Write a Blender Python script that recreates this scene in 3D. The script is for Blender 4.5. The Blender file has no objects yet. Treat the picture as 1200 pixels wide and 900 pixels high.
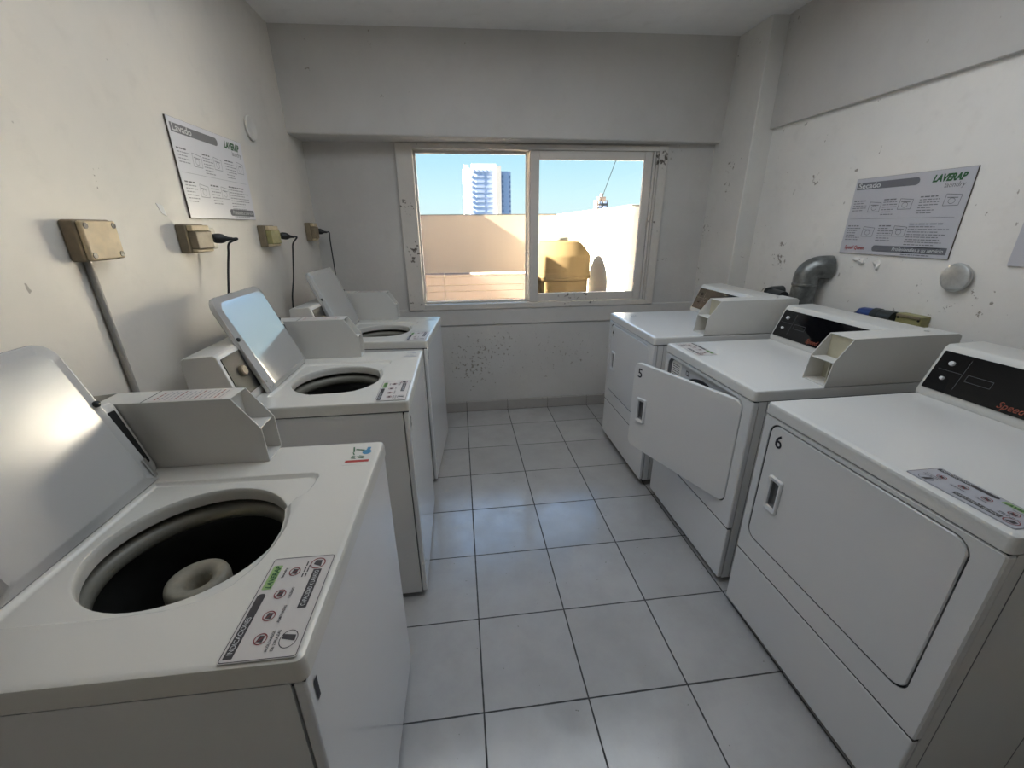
import bpy, bmesh, math, random
from mathutils import Vector, Matrix

random.seed(7)
PI = math.pi
sc = bpy.context.scene
col = sc.collection
TILE = 0.35

# ------------------------------------------------------------------ materials
def srgb(r, g, b):
    def f(c):
        c /= 255.0
        return c / 12.92 if c <= 0.04045 else ((c + 0.055) / 1.055) ** 2.4
    return (f(r), f(g), f(b), 1.0)

class NT:
    """tiny helper around a node tree"""
    def __init__(self, mat):
        mat.use_nodes = True
        self.t = mat.node_tree
        self.bsdf = self.t.nodes['Principled BSDF']
    def n(self, kind, **kw):
        node = self.t.nodes.new(kind)
        for k, v in kw.items():
            setattr(node, k, v)
        return node
    def l(self, a, b):
        self.t.links.new(a, b)
    def math(self, op, a, b=None, c=None, clamp=False):
        m = self.n('ShaderNodeMath', operation=op)
        m.use_clamp = clamp
        for i, v in enumerate((a, b, c)):
            if v is None:
                continue
            if isinstance(v, (int, float)):
                m.inputs[i].default_value = v
            else:
                self.l(v, m.inputs[i])
        return m.outputs[0]
    def noise(self, vec, scale, detail=3.0, rough=0.55):
        m = self.n('ShaderNodeTexNoise')
        m.inputs['Scale'].default_value = scale
        m.inputs['Detail'].default_value = detail
        m.inputs['Roughness'].default_value = rough
        self.l(vec, m.inputs['Vector'])
        return m.outputs['Fac']
    def rng(self, v, a, b, c=0.0, d=1.0):
        m = self.n('ShaderNodeMapRange')
        m.inputs[1].default_value = a
        m.inputs[2].default_value = b
        m.inputs[3].default_value = c
        m.inputs[4].default_value = d
        self.l(v, m.inputs[0])
        return m.outputs[0]
    def mix(self, fac, a, b):
        m = self.n('ShaderNodeMix', data_type='RGBA')
        if isinstance(fac, (int, float)):
            m.inputs[0].default_value = fac
        else:
            self.l(fac, m.inputs[0])
        for i, v in ((6, a), (7, b)):
            if isinstance(v, tuple):
                m.inputs[i].default_value = v
            else:
                self.l(v, m.inputs[i])
        return m.outputs[2]
    def coord(self):
        return self.n('ShaderNodeTexCoord').outputs['Object']
    def scaled(self, vec, s):
        m = self.n('ShaderNodeMapping')
        m.inputs['Scale'].default_value = s
        self.l(vec, m.inputs['Vector'])
        return m.outputs[0]
    def bump(self, h, strength, dist=0.01):
        m = self.n('ShaderNodeBump')
        m.inputs['Strength'].default_value = strength
        m.inputs['Distance'].default_value = dist
        self.l(h, m.inputs['Height'])
        self.l(m.outputs[0], self.bsdf.inputs['Normal'])

def mat(name, color, rough=0.5, metal=0.0, ior=1.5, coat=0.0, var=0.0, vscale=6.0, bump=0.0, bscale=60.0):
    m = bpy.data.materials.new(name)
    N = NT(m)
    b = N.bsdf
    b.inputs['Base Color'].default_value = color
    b.inputs['Roughness'].default_value = rough
    b.inputs['Metallic'].default_value = metal
    b.inputs['IOR'].default_value = ior
    b.inputs['Coat Weight'].default_value = coat
    b.inputs['Coat Roughness'].default_value = 0.06
    if var > 0 or bump > 0:
        c = N.coord()
    if var > 0:
        f = N.rng(N.noise(c, vscale, 4.0), 0.12, 0.88, 0.0, 1.0)
        dark = tuple(x * (1 - var) for x in color[:3]) + (1.0,)
        N.l(N.mix(f, dark, color), b.inputs['Base Color'])
        N.l(N.rng(N.noise(c, vscale * 2.3), 0.1, 0.9, rough * 0.75, min(1, rough * 1.3)), b.inputs['Roughness'])
    if bump > 0:
        N.bump(N.noise(c, bscale, 4.0), bump, 0.004)
    return m

def wall_mat(name, color, spots=(), speck=0.0, rough=0.7, bump=0.25, dirt=(0.30, 0.27, 0.23, 1)):
    """painted plaster: mottled, bumpy, chipped near the given (centre, radius, density) places"""
    m = bpy.data.materials.new(name)
    N = NT(m)
    c = N.coord()
    base2 = tuple(x * 0.90 for x in color[:3]) + (1.0,)
    f = N.rng(N.noise(c, 1.6, 5.0, 0.6), 0.35, 0.65)
    cc = N.mix(f, base2, color)
    # fine grime everywhere
    g = N.rng(N.noise(c, 9.0, 6.0, 0.65), 0.55, 0.8, 0.0, 0.22)
    cc = N.mix(g, cc, (0.42, 0.39, 0.35, 1))
    fine = N.noise(c, 38.0, 4.0, 0.6)
    streak = N.noise(N.scaled(c, (14, 26, 16)), 1.0, 3.0, 0.6)
    if speck > 0:
        s0 = N.rng(streak, 0.735 - 0.03 * speck, 0.76 - 0.03 * speck)
        cc = N.mix(N.math('MULTIPLY', s0, 0.8), cc, dirt)
    for (ctr, rad, dens) in spots:
        d = N.n('ShaderNodeVectorMath', operation='DISTANCE')
        N.l(c, d.inputs[0])
        d.inputs[1].default_value = ctr
        near = N.rng(d.outputs['Value'], rad * 0.25, rad, 1.0, 0.0)
        s = N.math('ADD', fine, N.math('MULTIPLY', near, dens))
        k = N.rng(s, 0.74, 0.79)
        k = N.math('MULTIPLY', k, N.math('MULTIPLY', near, 2.0, clamp=True))
        cc = N.mix(k, cc, dirt)
    N.l(cc, N.bsdf.inputs['Base Color'])
    N.bsdf.inputs['Roughness'].default_value = rough
    N.bump(N.math('ADD', N.noise(c, 14.0, 5.0), N.math('MULTIPLY', fine, 0.5)), bump, 0.006)
    return m

def floor_mat():
    m = bpy.data.materials.new('glazed floor tiles')
    N = NT(m)
    c = N.coord()
    sep = N.n('ShaderNodeSeparateXYZ')
    N.l(c, sep.inputs[0])
    tx = N.math('MULTIPLY', sep.outputs['X'], 1 / TILE)
    ty = N.math('ADD', N.math('MULTIPLY', sep.outputs['Y'], 1 / TILE), 0.805)
    def edge(v):
        fr = N.math('FRACT', v)
        return N.math('MINIMUM', fr, N.math('SUBTRACT', 1.0, fr))
    wob = N.math('MULTIPLY', N.math('SUBTRACT', N.noise(c, 30.0, 2.0), 0.5), 0.008)
    e = N.math('ADD', N.math('MINIMUM', edge(tx), edge(ty)), wob)
    grout = N.rng(e, 0.006, 0.0095, 1.0, 0.0)
    comb = N.n('ShaderNodeCombineXYZ')
    N.l(N.math('FLOOR', tx), comb.inputs[0])
    N.l(N.math('FLOOR', ty), comb.inputs[1])
    wn = N.n('ShaderNodeTexWhiteNoise', noise_dimensions='2D')
    N.l(comb.outputs[0], wn.inputs['Vector'])
    a, b = FLOOR_A, FLOOR_B
    base = N.mix(wn.outputs['Value'], a, b)
    base = N.mix(N.rng(N.noise(c, 5.0, 6.0, 0.65), 0.4, 0.75, 0.0, 0.5), base, tuple(x * 0.78 for x in a[:3]) + (1,))
    sp = N.rng(N.noise(c, 55.0, 3.0, 0.6), 0.715, 0.745)
    base = N.mix(N.math('MULTIPLY', sp, 0.75), base, (0.08, 0.07, 0.06, 1))
    # dust gathering at the feet of the machines
    dust = N.rng(N.noise(c, 2.2, 5.0), 0.55, 0.75, 0.0, 0.3)
    base = N.mix(dust, base, (0.33, 0.30, 0.27, 1))
    N.l(N.mix(grout, base, (0.025, 0.022, 0.02, 1)), N.bsdf.inputs['Base Color'])
    r = N.rng(N.noise(c, 9.0, 4.0), 0.3, 0.7, 0.10, 0.26)
    N.l(N.math('MAXIMUM', r, N.math('MULTIPLY', grout, 0.8)), N.bsdf.inputs['Roughness'])
    N.bsdf.inputs['IOR'].default_value = 1.72
    N.bump(N.math('SUBTRACT', N.math('MULTIPLY', N.noise(c, 18.0), 0.05), grout), 0.35, 0.004)
    return m

FLOOR_A = (0.39, 0.38, 0.37, 1)
FLOOR_B = (0.44, 0.43, 0.42, 1)

M = {}
M['enamel'] = mat('white enamel', (0.69, 0.685, 0.67, 1), 0.20, ior=1.55)
M['front_enamel'] = mat('white enamel front panel', (0.69, 0.69, 0.69, 1), 0.13, ior=1.55)
M['deck_enamel'] = mat('aged cream enamel', (0.65, 0.635, 0.59, 1), 0.22, ior=1.55)
M['lid_enamel'] = mat('polished lid enamel', (0.56, 0.555, 0.545, 1), 0.10, metal=0.35, ior=2.0)
M['lid_dull'] = mat('dull lid enamel', (0.50, 0.50, 0.49, 1), 0.22, metal=0.05, ior=1.6)  # first lid only: darker and rougher to soften its bright reflection
M['meter'] = mat('white painted steel', (0.61, 0.60, 0.57, 1), 0.38)
M['meter_in'] = mat('cream painted steel', (0.58, 0.54, 0.40, 1), 0.45, var=0.25, vscale=16.0)
M['black_panel'] = mat('glossy black control panel', (0.004, 0.004, 0.005, 1), 0.05, ior=1.6)
M['black_matte'] = mat('matt black panel', (0.008, 0.008, 0.008, 1), 0.6)
M['black'] = mat('black rubber', (0.012, 0.012, 0.012, 1), 0.45)
M['dark'] = mat('dark seam shadow', (0.03, 0.03, 0.03, 1), 0.7)
M['steel_tub'] = mat('shade dark tub enamel', (0.035, 0.036, 0.034, 1), 0.35, var=0.3, vscale=30.0)  # enamel darkened to carry the low light inside the tub
M['ring'] = mat('grey cream plastic ring', (0.22, 0.21, 0.175, 1), 0.45, var=0.2, vscale=12.0)
M['agitator'] = mat('weathered cream plastic', (0.31, 0.285, 0.225, 1), 0.6, var=0.35, vscale=45.0, bump=0.08, bscale=120)
M['chrome'] = mat('brushed metal', (0.70, 0.70, 0.70, 1), 0.28, metal=1.0)
M['galv'] = mat('galvanised sheet metal', (0.30, 0.31, 0.30, 1), 0.36, metal=0.8, var=0.6, vscale=40.0, bump=0.4, bscale=50)
M['cap_metal'] = mat('scratched aluminium', (0.72, 0.73, 0.72, 1), 0.34, metal=0.85, var=0.35, vscale=60.0)
M['handle'] = mat('pale grey plastic', (0.72, 0.72, 0.72, 1), 0.25)
M['handle_in'] = mat('recess shade grey', (0.16, 0.16, 0.165, 1), 0.3)
M['drum'] = mat('pale steel drum', (0.45, 0.45, 0.44, 1), 0.35, metal=0.5)
M['sticker'] = mat('printed white film', (0.59, 0.555, 0.535, 1), 0.35)
M['sticker_grey'] = mat('printed grey film', (0.42, 0.42, 0.46, 1), 0.35)
M['ink'] = mat('dark ink', (0.045, 0.038, 0.040, 1), 0.5)
M['ink_grey'] = mat('grey ink', (0.13, 0.13, 0.14, 1), 0.5)
M['ink_mid'] = mat('slate grey ink', (0.155, 0.155, 0.17, 1), 0.5)
M['ink_soft'] = mat('faded grey ink', (0.30, 0.30, 0.32, 1), 0.5)
M['ink_red'] = mat('red ink', (0.36, 0.035, 0.03, 1), 0.5)
M['ink_ember'] = mat('dim orange red ink', (0.22, 0.045, 0.02, 1), 0.5)
M['ink_rust'] = mat('dark red ink', (0.22, 0.03, 0.03, 1), 0.5)
M['ink_green'] = mat('green ink', (0.02, 0.10, 0.03, 1), 0.5)
M['ink_lime'] = mat('pale green ink', (0.28, 0.42, 0.16, 1), 0.5)
M['ink_blue'] = mat('blue ink', (0.06, 0.22, 0.38, 1), 0.5)
M['ink_white'] = mat('white ink', (0.62, 0.62, 0.62, 1), 0.5)
M['ink_black'] = mat('black number ink', (0.006, 0.006, 0.012, 1), 0.5)
M['sign'] = mat('white sign board', (0.70, 0.69, 0.72, 1), 0.3)
M['sign_dull'] = mat('pale grey sign board', (0.50, 0.50, 0.535, 1), 0.3)
M['sign_edge'] = mat('dark board edge', (0.10, 0.08, 0.06, 1), 0.7)
M['beige_plastic'] = mat('yellowed plastic', (0.74, 0.59, 0.37, 1), 0.5, var=0.45, vscale=28.0)
M['beige_dark'] = mat('browned plastic flap', (0.28, 0.22, 0.14, 1), 0.45, var=0.35, vscale=40.0)
M['olive_plastic'] = mat('olive yellow plastic', (0.36, 0.33, 0.14, 1), 0.45, var=0.4, vscale=40.0)
M['white_plastic'] = mat('white socket plastic', (0.62, 0.58, 0.48, 1), 0.4, var=0.2, vscale=40.0)
M['blue_plastic'] = mat('blue connector plastic', (0.025, 0.055, 0.20, 1), 0.3)
M['grey_fitting'] = mat('dark grey pipe fitting', (0.03, 0.035, 0.035, 1), 0.4)
M['conduit'] = mat('painted grey conduit', (0.36, 0.34, 0.31, 1), 0.5, var=0.2, vscale=20.0)
M['frame_in'] = mat('pale aluminium sash', (0.66, 0.63, 0.58, 1), 0.4, var=0.12, vscale=18.0)
M['baseboard'] = mat('glazed skirting tile', (0.40, 0.375, 0.35, 1), 0.3, var=0.12, vscale=9.0)
M['grout'] = mat('dark grout', (0.03, 0.028, 0.025, 1), 0.9)
M['paper'] = mat('white paper scrap', (0.85, 0.84, 0.80, 1), 0.7)
M['frame'] = wall_mat('dirty painted window frame', (0.66, 0.62, 0.565, 1), [((-0.34, 0.01, 1.62), 0.10, 0.17), ((-0.34, 0.01, 1.30), 0.14, 0.20), ((-0.34, 0.01, 0.95), 0.12, 0.20), ((1.53, 0.01, 1.93), 0.12, 0.24), ((1.53, 0.01, 1.5), 0.15, 0.12), ((0.3, 0.01, 0.90), 0.3, 0.12), ((0.9, 0.02, 0.93), 0.3, 0.16)], 0.6, rough=0.5, bump=0.2, dirt=(0.12, 0.10, 0.08, 1))
M['ceiling'] = wall_mat('ceiling paint', (0.88, 0.87, 0.85, 1), speck=0.0, bump=0.15)
M['left_wall'] = wall_mat('left wall paint', (0.74, 0.70, 0.635, 1),
    [((-1.0, -1.85, 1.62), 0.12, 0.10)], 0.3, rough=0.42, bump=0.12)
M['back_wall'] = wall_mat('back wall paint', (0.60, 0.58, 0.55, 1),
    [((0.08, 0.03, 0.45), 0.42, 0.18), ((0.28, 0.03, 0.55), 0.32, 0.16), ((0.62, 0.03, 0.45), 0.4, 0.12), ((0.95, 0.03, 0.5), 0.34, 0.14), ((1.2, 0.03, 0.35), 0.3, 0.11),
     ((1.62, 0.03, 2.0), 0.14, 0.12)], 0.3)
M['pillar'] = wall_mat('pillar paint', (0.72, 0.70, 0.66, 1),
    [((1.93, -0.22, 1.87), 0.10, 0.19), ((1.93, -0.2, 1.72), 0.12, 0.16), ((1.93, 0.0, 1.45), 0.16, 0.16), ((1.93, 0.02, 1.1), 0.18, 0.16), ((1.95, -0.3, 2.55), 0.12, 0.12)], 0.4)
M['right_wall'] = wall_mat('right wall paint', (0.80, 0.775, 0.735, 1),
    [((2.06, -0.847, 1.712), 0.07, 0.20), ((2.06, -1.10, 1.74), 0.04, 0.2), ((2.06, -0.70, 1.26), 0.10, 0.22), ((2.06, -0.68, 1.36), 0.07, 0.16), ((2.06, -0.60, 1.08), 0.10, 0.16), ((2.06, -1.27, 1.27), 0.09, 0.14),
     ((2.06, -1.59, 1.19), 0.12, 0.10), ((2.06, -1.85, 1.18), 0.14, 0.12), ((2.06, -1.75, 1.05), 0.2, 0.11),
     ((2.06, -0.42, 1.9), 0.12, 0.10), ((2.06, -0.42, 1.4), 0.12, 0.10)], 1.0)
M['upper_right'] = wall_mat('upper right wall paint', (0.57, 0.55, 0.52, 1), [((2.03, -0.45, 2.6), 0.1, 0.15)], 0.2)
M['ext_bounce'] = mat('white bounce render', (0.84, 0.82, 0.78, 1), 0.85, var=0.04, vscale=2.0)  # very light colour, bounces sun off the added wall
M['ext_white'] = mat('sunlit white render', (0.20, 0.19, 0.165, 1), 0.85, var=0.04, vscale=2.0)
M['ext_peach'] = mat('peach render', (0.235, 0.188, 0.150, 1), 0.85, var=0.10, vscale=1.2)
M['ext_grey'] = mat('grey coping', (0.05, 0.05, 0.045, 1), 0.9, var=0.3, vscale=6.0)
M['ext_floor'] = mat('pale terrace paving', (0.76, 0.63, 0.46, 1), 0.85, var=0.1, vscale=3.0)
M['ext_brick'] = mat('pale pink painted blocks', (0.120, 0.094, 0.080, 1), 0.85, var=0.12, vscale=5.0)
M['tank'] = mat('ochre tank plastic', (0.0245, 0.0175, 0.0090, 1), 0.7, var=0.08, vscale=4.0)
M['tower'] = mat('haze tinted concrete tower', (0.30, 0.335, 0.42, 1), 0.9)  # bluish tint paints distance haze into the concrete
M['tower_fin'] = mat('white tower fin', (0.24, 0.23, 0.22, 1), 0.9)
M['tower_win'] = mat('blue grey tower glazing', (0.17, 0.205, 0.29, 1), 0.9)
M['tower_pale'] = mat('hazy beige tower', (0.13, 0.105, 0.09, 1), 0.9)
M['cable'] = mat('weathered cable', (0.004, 0.004, 0.004, 1), 0.7)
M['lamp'] = mat('white lamp tray', (0.7, 0.7, 0.7, 1), 0.4)

def glass_mat():
    m = bpy.data.materials.new('window glass')
    m.use_nodes = True
    t = m.node_tree
    t.nodes.clear()
    out = t.nodes.new('ShaderNodeOutputMaterial')
    mix = t.nodes.new('ShaderNodeMixShader')
    fr = t.nodes.new('ShaderNodeFresnel')
    fr.inputs['IOR'].default_value = 1.45
    tr = t.nodes.new('ShaderNodeBsdfTransparent')
    tr.inputs['Color'].default_value = (0.97, 0.98, 0.975, 1)
    gl = t.nodes.new('ShaderNodeBsdfGlossy')
    gl.inputs['Roughness'].default_value = 0.02
    t.links.new(fr.outputs[0], mix.inputs[0])
    t.links.new(tr.outputs[0], mix.inputs[1])
    t.links.new(gl.outputs[0], mix.inputs[2])
    t.links.new(mix.outputs[0], out.inputs['Surface'])
    return m
for k in ('ext_white', 'ext_bounce', 'ext_peach', 'ext_grey', 'ext_floor', 'ext_brick', 'tank', 'tower', 'tower_fin', 'tower_win', 'tower_pale', 'cable'):
    M[k].node_tree.nodes['Principled BSDF'].inputs['Specular IOR Level'].default_value = 0.0
M['glass'] = glass_mat()
M['floor'] = floor_mat()

# ------------------------------------------------------------------ mesh helpers
class MB:
    """collects geometry for ONE mesh object"""
    def __init__(self):
        self.bm = bmesh.new()
    def face(self, pts):
        try:
            return self.bm.faces.new([self.bm.verts.new(p) for p in pts])
        except ValueError:
            return None
    def box(self, x0, x1, y0, y1, z0, z1):
        x0, x1 = sorted((x0, x1)); y0, y1 = sorted((y0, y1)); z0, z1 = sorted((z0, z1))
        v = [self.bm.verts.new(p) for p in ((x0,y0,z0),(x1,y0,z0),(x1,y1,z0),(x0,y1,z0),(x0,y0,z1),(x1,y0,z1),(x1,y1,z1),(x0,y1,z1))]
        for f in ((0,3,2,1),(4,5,6,7),(0,1,5,4),(1,2,6,5),(2,3,7,6),(3,0,4,7)):
            self.bm.faces.new([v[i] for i in f])
        return self
    def hexa(self, b, t):
        v = [self.bm.verts.new(p) for p in list(b) + list(t)]
        for f in ((0,3,2,1),(4,5,6,7),(0,1,5,4),(1,2,6,5),(2,3,7,6),(3,0,4,7)):
            self.bm.faces.new([v[i] for i in f])
        return self
    def prism(self, pts, mp, a, b):
        """pts: 2-D outline, mp(u, v, w) -> 3-D; extruded from w=a to w=b"""
        A = [self.bm.verts.new(mp(u, v, a)) for u, v in pts]
        B = [self.bm.verts.new(mp(u, v, b)) for u, v in pts]
        n = len(pts)
        self.bm.faces.new(A[::-1]); self.bm.faces.new(B)
        for i in range(n):
            j = (i + 1) % n
            self.bm.faces.new((A[i], A[j], B[j], B[i]))
        return self
    def loop(self, pts):
        return [self.bm.verts.new(p) for p in pts]
    def bridge(self, A, B):
        n = len(A)
        for i in range(n):
            j = (i + 1) % n
            self.bm.faces.new((A[i], A[j], B[j], B[i]))
    def fill(self, *loops):
        edges = []
        for L in loops:
            n = len(L)
            for i in range(n):
                a, b = L[i], L[(i + 1) % n]
                e = self.bm.edges.get((a, b)) or self.bm.edges.new((a, b))
                edges.append(e)
        bmesh.ops.triangle_fill(self.bm, use_beauty=True, use_dissolve=False, edges=edges)
    def lathe(self, prof, origin=(0, 0, 0), axis=(0, 0, 1), seg=40, close=False):
        ax = Vector(axis).normalized()
        up = Vector((1, 0, 0)) if abs(ax.x) < 0.9 else Vector((0, 1, 0))
        e1 = ax.cross(up).normalized(); e2 = ax.cross(e1)
        o = Vector(origin)
        rings = []
        for r, h in prof:
            if r < 1e-6:
                rings.append([self.bm.verts.new(o + ax * h)])
            else:
                rings.append([self.bm.verts.new(o + ax * h + (e1 * math.cos(2*PI*k/seg) + e2 * math.sin(2*PI*k/seg)) * r) for k in range(seg)])
        prs = list(zip(rings[:-1], rings[1:]))
        if close:
            prs.append((rings[-1], rings[0]))
        for A, B in prs:
            if len(A) == 1 and len(B) == 1:
                continue
            for k in range(seg):
                j = (k + 1) % seg
                if len(A) == 1:
                    self.bm.faces.new((A[0], B[k], B[j]))
                elif len(B) == 1:
                    self.bm.faces.new((A[k], B[0], A[j]))
                else:
                    self.bm.faces.new((A[k], B[k], B[j], A[j]))
        return self
    def tube(self, pts, r, seg=10, radii=None):
        P = [Vector(p) for p in pts]
        rings = []
        nrm = None
        for i, p in enumerate(P):
            d = (P[min(i + 1, len(P) - 1)] - P[max(i - 1, 0)]).normalized()
            if nrm is None:
                nrm = d.cross(Vector((0, 0, 1)))
                if nrm.length < 1e-3:
                    nrm = d.cross(Vector((1, 0, 0)))
            nrm = (nrm - d * nrm.dot(d)).normalized()
            bn = d.cross(nrm)
            rr = radii[i] if radii else r
            rings.append([self.bm.verts.new(p + (nrm * math.cos(2*PI*k/seg) + bn * math.sin(2*PI*k/seg)) * rr) for k in range(seg)])
        for A, B in zip(rings[:-1], rings[1:]):
            for k in range(seg):
                j = (k + 1) % seg
                self.bm.faces.new((A[k], A[j], B[j], B[k]))
        self.bm.faces.new(rings[0][::-1]); self.bm.faces.new(rings[-1])
        return self
    def build(self, name, m, parent=None, bevel=0.0, smooth=35, seg=2, recalc=True, wn=False):
        bm = self.bm
        if recalc:
            bmesh.ops.recalc_face_normals(bm, faces=bm.faces)
        me = bpy.data.meshes.new(name)
        bm.to_mesh(me); bm.free()
        me.materials.append(m)
        if smooth:
            for p in me.polygons:
                p.use_smooth = True
            me.set_sharp_from_angle(angle=math.radians(smooth))
        o = bpy.data.objects.new(name, me)
        col.objects.link(o)
        if parent is not None:
            o.parent = parent
        if bevel > 0:
            b = o.modifiers.new('bevel', 'BEVEL')
            b.width = bevel; b.segments = seg; b.limit_method = 'ANGLE'; b.angle_limit = math.radians(40)
            b.harden_normals = True
        if wn:
            k = o.modifiers.new('weighted', 'WEIGHTED_NORMAL'); k.weight = 100; k.keep_sharp = True
        return o

def tag(o, label, cat, group=None):
    o['label'] = label; o['category'] = cat
    if group: o['group'] = group
    return o

def thing(name, label, cat, loc=(0, 0, 0), rz=0.0, group=None):
    o = bpy.data.objects.new(name, None)
    o.empty_display_size = 0.1
    col.objects.link(o)
    o.location = loc; o.rotation_euler = (0, 0, rz)
    return tag(o, label, cat, group)

def struct(o):
    o['kind'] = 'structure'
    return o

def rrect(u0, u1, v0, v1, r, n=6):
    """rounded rectangle; r one radius or four (u0v0, u1v0, u1v1, u0v1)"""
    if isinstance(r, (int, float)):
        r = (r,) * 4
    out = []
    for (cu, cv, a0, rr) in ((u0, v0, PI, r[0]), (u1, v0, 1.5*PI, r[1]), (u1, v1, 0, r[2]), (u0, v1, 0.5*PI, r[3])):
        su = 1 if cu == u0 else -1
        sv = 1 if cv == v0 else -1
        for k in range(n + 1):
            a = a0 + 0.5 * PI * k / n
            out.append((cu + su * rr + rr * math.cos(a), cv + sv * rr + rr * math.sin(a)))
    return out

def smooth_path(pts, n=8):
    """Catmull-Rom through the points"""
    P = [Vector(p) for p in pts]
    P = [P[0] * 2 - P[1]] + P + [P[-1] * 2 - P[-2]]
    out = []
    for i in range(1, len(P) - 2):
        for k in range(n):
            t = k / n
            a, b, c, d = P[i-1], P[i], P[i+1], P[i+2]
            out.append(0.5 * ((2*b) + (c - a)*t + (2*a - 5*b + 4*c - d)*t*t + (3*b - a - 3*c + d)*t*t*t))
    out.append(P[-2])
    return out

# ------------------------------------------------------------------ flat print (letters, bars, pictograms)
class Print:
    """flat artwork on a plane: local (u right, v up) -> origin + u*U + v*V, lifted along the normal"""
    def __init__(self, origin, U, V, parent):
        self.o = Vector(origin); self.U = Vector(U).normalized(); self.V = Vector(V).normalized()
        self.N = self.U.cross(self.V).normalized()
        self.parent = parent
    def p(self, u, v, h=0.0):
        return self.o + self.U * u + self.V * v + self.N * h
    def plate(self, name, m, outline, h0, h1):
        mb = MB()
        mb.prism(outline, lambda u, v, w: self.p(u, v, w), h0, h1)
        return mb.build(name, m, self.parent, smooth=0)
    def polys(self, name, m, polys, h):
        mb = MB()
        for pl in polys:
            mb.face([self.p(u, v, h) for u, v in pl])
        return mb.build(name, m, self.parent, smooth=0, recalc=False)
    def ring(self, cu, cv, ru, rv, w, n=28):
        out = []
        for k in range(n):
            a, b = 2*PI*k/n, 2*PI*(k+1)/n
            out.append([(cu + ru*math.cos(a), cv + rv*math.sin(a)), (cu + ru*math.cos(b), cv + rv*math.sin(b)),
                        (cu + (ru-w)*math.cos(b), cv + (rv-w)*math.sin(b)), (cu + (ru-w)*math.cos(a), cv + (rv-w)*math.sin(a))])
        return out
    def line(self, a, b, w):
        d = Vector((b[0]-a[0], b[1]-a[1])); d.normalize()
        n = Vector((-d.y, d.x)) * w / 2
        return [(a[0]-n.x, a[1]-n.y), (b[0]-n.x, b[1]-n.y), (b[0]+n.x, b[1]+n.y), (a[0]+n.x, a[1]+n.y)]
    def rect(self, u0, v0, u1, v1):
        return [(u0, v0), (u1, v0), (u1, v1), (u0, v1)]
    def words(self, u0, v, width, h, rng):
        """an unreadable line of small print: a row of word-length dashes"""
        out = []; u = u0
        while u < u0 + width - h:
            w = min(rng.uniform(2.0, 6.0) * h, u0 + width - u)
            out.append(self.rect(u, v, u + w, v + h)); u += w + h * 0.9
        return out
    def text(self, name, m, body, u, v, size, h, align='LEFT', width=None, bold=0.0, shear=0.0, rot=0.0):
        cu = bpy.data.curves.new('lettering', 'FONT')
        cu.body = body; cu.size = 1.0; cu.align_x = align; cu.shear = shear; cu.offset = bold
        cu.fill_mode = 'FRONT'; cu.resolution_u = 3
        t = bpy.data.objects.new('lettering', cu)
        col.objects.link(t)
        bpy.context.view_layer.update()
        me = bpy.data.meshes.new_from_object(t.evaluated_get(bpy.context.evaluated_depsgraph_get()))
        bpy.data.objects.remove(t); bpy.data.curves.remove(cu)
        s = size
        if width:
            xs = [p.co.x for p in me.vertices]
            s = width / max(1e-6, max(xs) - min(xs))
        cr, sr = math.cos(rot), math.sin(rot)
        for p in me.vertices:
            a, b = p.co.x * s, p.co.y * size
            p.co = self.p(u + a*cr - b*sr, v + a*sr + b*cr, h)
        me.name = name
        me.materials.clear(); me.materials.append(m)
        o = bpy.data.objects.new(name, me)
        col.objects.link(o); o.parent = self.parent
        return o

# ------------------------------------------------------------------ room shell
XL, XR, YB, YN = -1.0, 2.06, 0.03, -4.6
def zc(x): return 2.584 + 0.0339 * x

mb = MB(); mb.box(-1.2, 2.3, -4.8, 0.03, -0.1, 0.0)
struct(mb.build('floor', M['floor'], smooth=0))
mb = MB()
mb.hexa([(-1.2, -4.8, zc(-1.2)), (2.3, -4.8, zc(2.3)), (2.3, 0.28, zc(2.3)), (-1.2, 0.28, zc(-1.2))],
        [(-1.2, -4.8, 2.95), (2.3, -4.8, 2.95), (2.3, 0.28, 2.95), (-1.2, 0.28, 2.95)])
struct(mb.build('ceiling', M['ceiling'], smooth=0))
mb = MB(); mb.box(-1.25, XL, -4.8, 0.23, -0.1, 2.9)
struct(mb.build('wall_left', M['left_wall'], smooth=0))
mb = MB(); mb.box(XR, 2.3, -4.8, 0.23, -0.1, 2.9)
struct(mb.build('wall_right', M['right_wall'], smooth=0))
mb = MB(); mb.box(2.035, XR + 0.02, -4.8, -0.398, 2.055, 2.75)
struct(mb.build('trim_right', M['upper_right'], smooth=0, bevel=0.004))
# near wall behind the photographer with an open doorway
DX0, DX1, DZ = 0.45, 1.45, 2.1
mb = MB(); mb.box(-1.25, DX0, -4.8, YN, -0.1, 2.9).box(DX1, 2.3, -4.8, YN, -0.1, 2.9).box(DX0, DX1, -4.8, YN, DZ, 2.9)
struct(mb.build('wall_near', M['back_wall'], smooth=0))
mb = MB(); mb.box(DX0 + .005, DX1 - .005, -4.66, -4.62, 0.005, DZ - .005)
struct(mb.build('door_1', M['left_wall'], smooth=0, bevel=0.003))
# window wall: opening x -0.39..1.55, z 0.885..2.02
WX0, WX1, WZ0, WZ1 = -0.39, 1.55, 0.885, 2.02
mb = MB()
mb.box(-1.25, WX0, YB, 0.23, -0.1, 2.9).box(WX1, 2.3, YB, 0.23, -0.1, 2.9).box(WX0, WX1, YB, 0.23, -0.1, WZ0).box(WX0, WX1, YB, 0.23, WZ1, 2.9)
struct(mb.build('wall_far', M['back_wall'], smooth=0))
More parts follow.
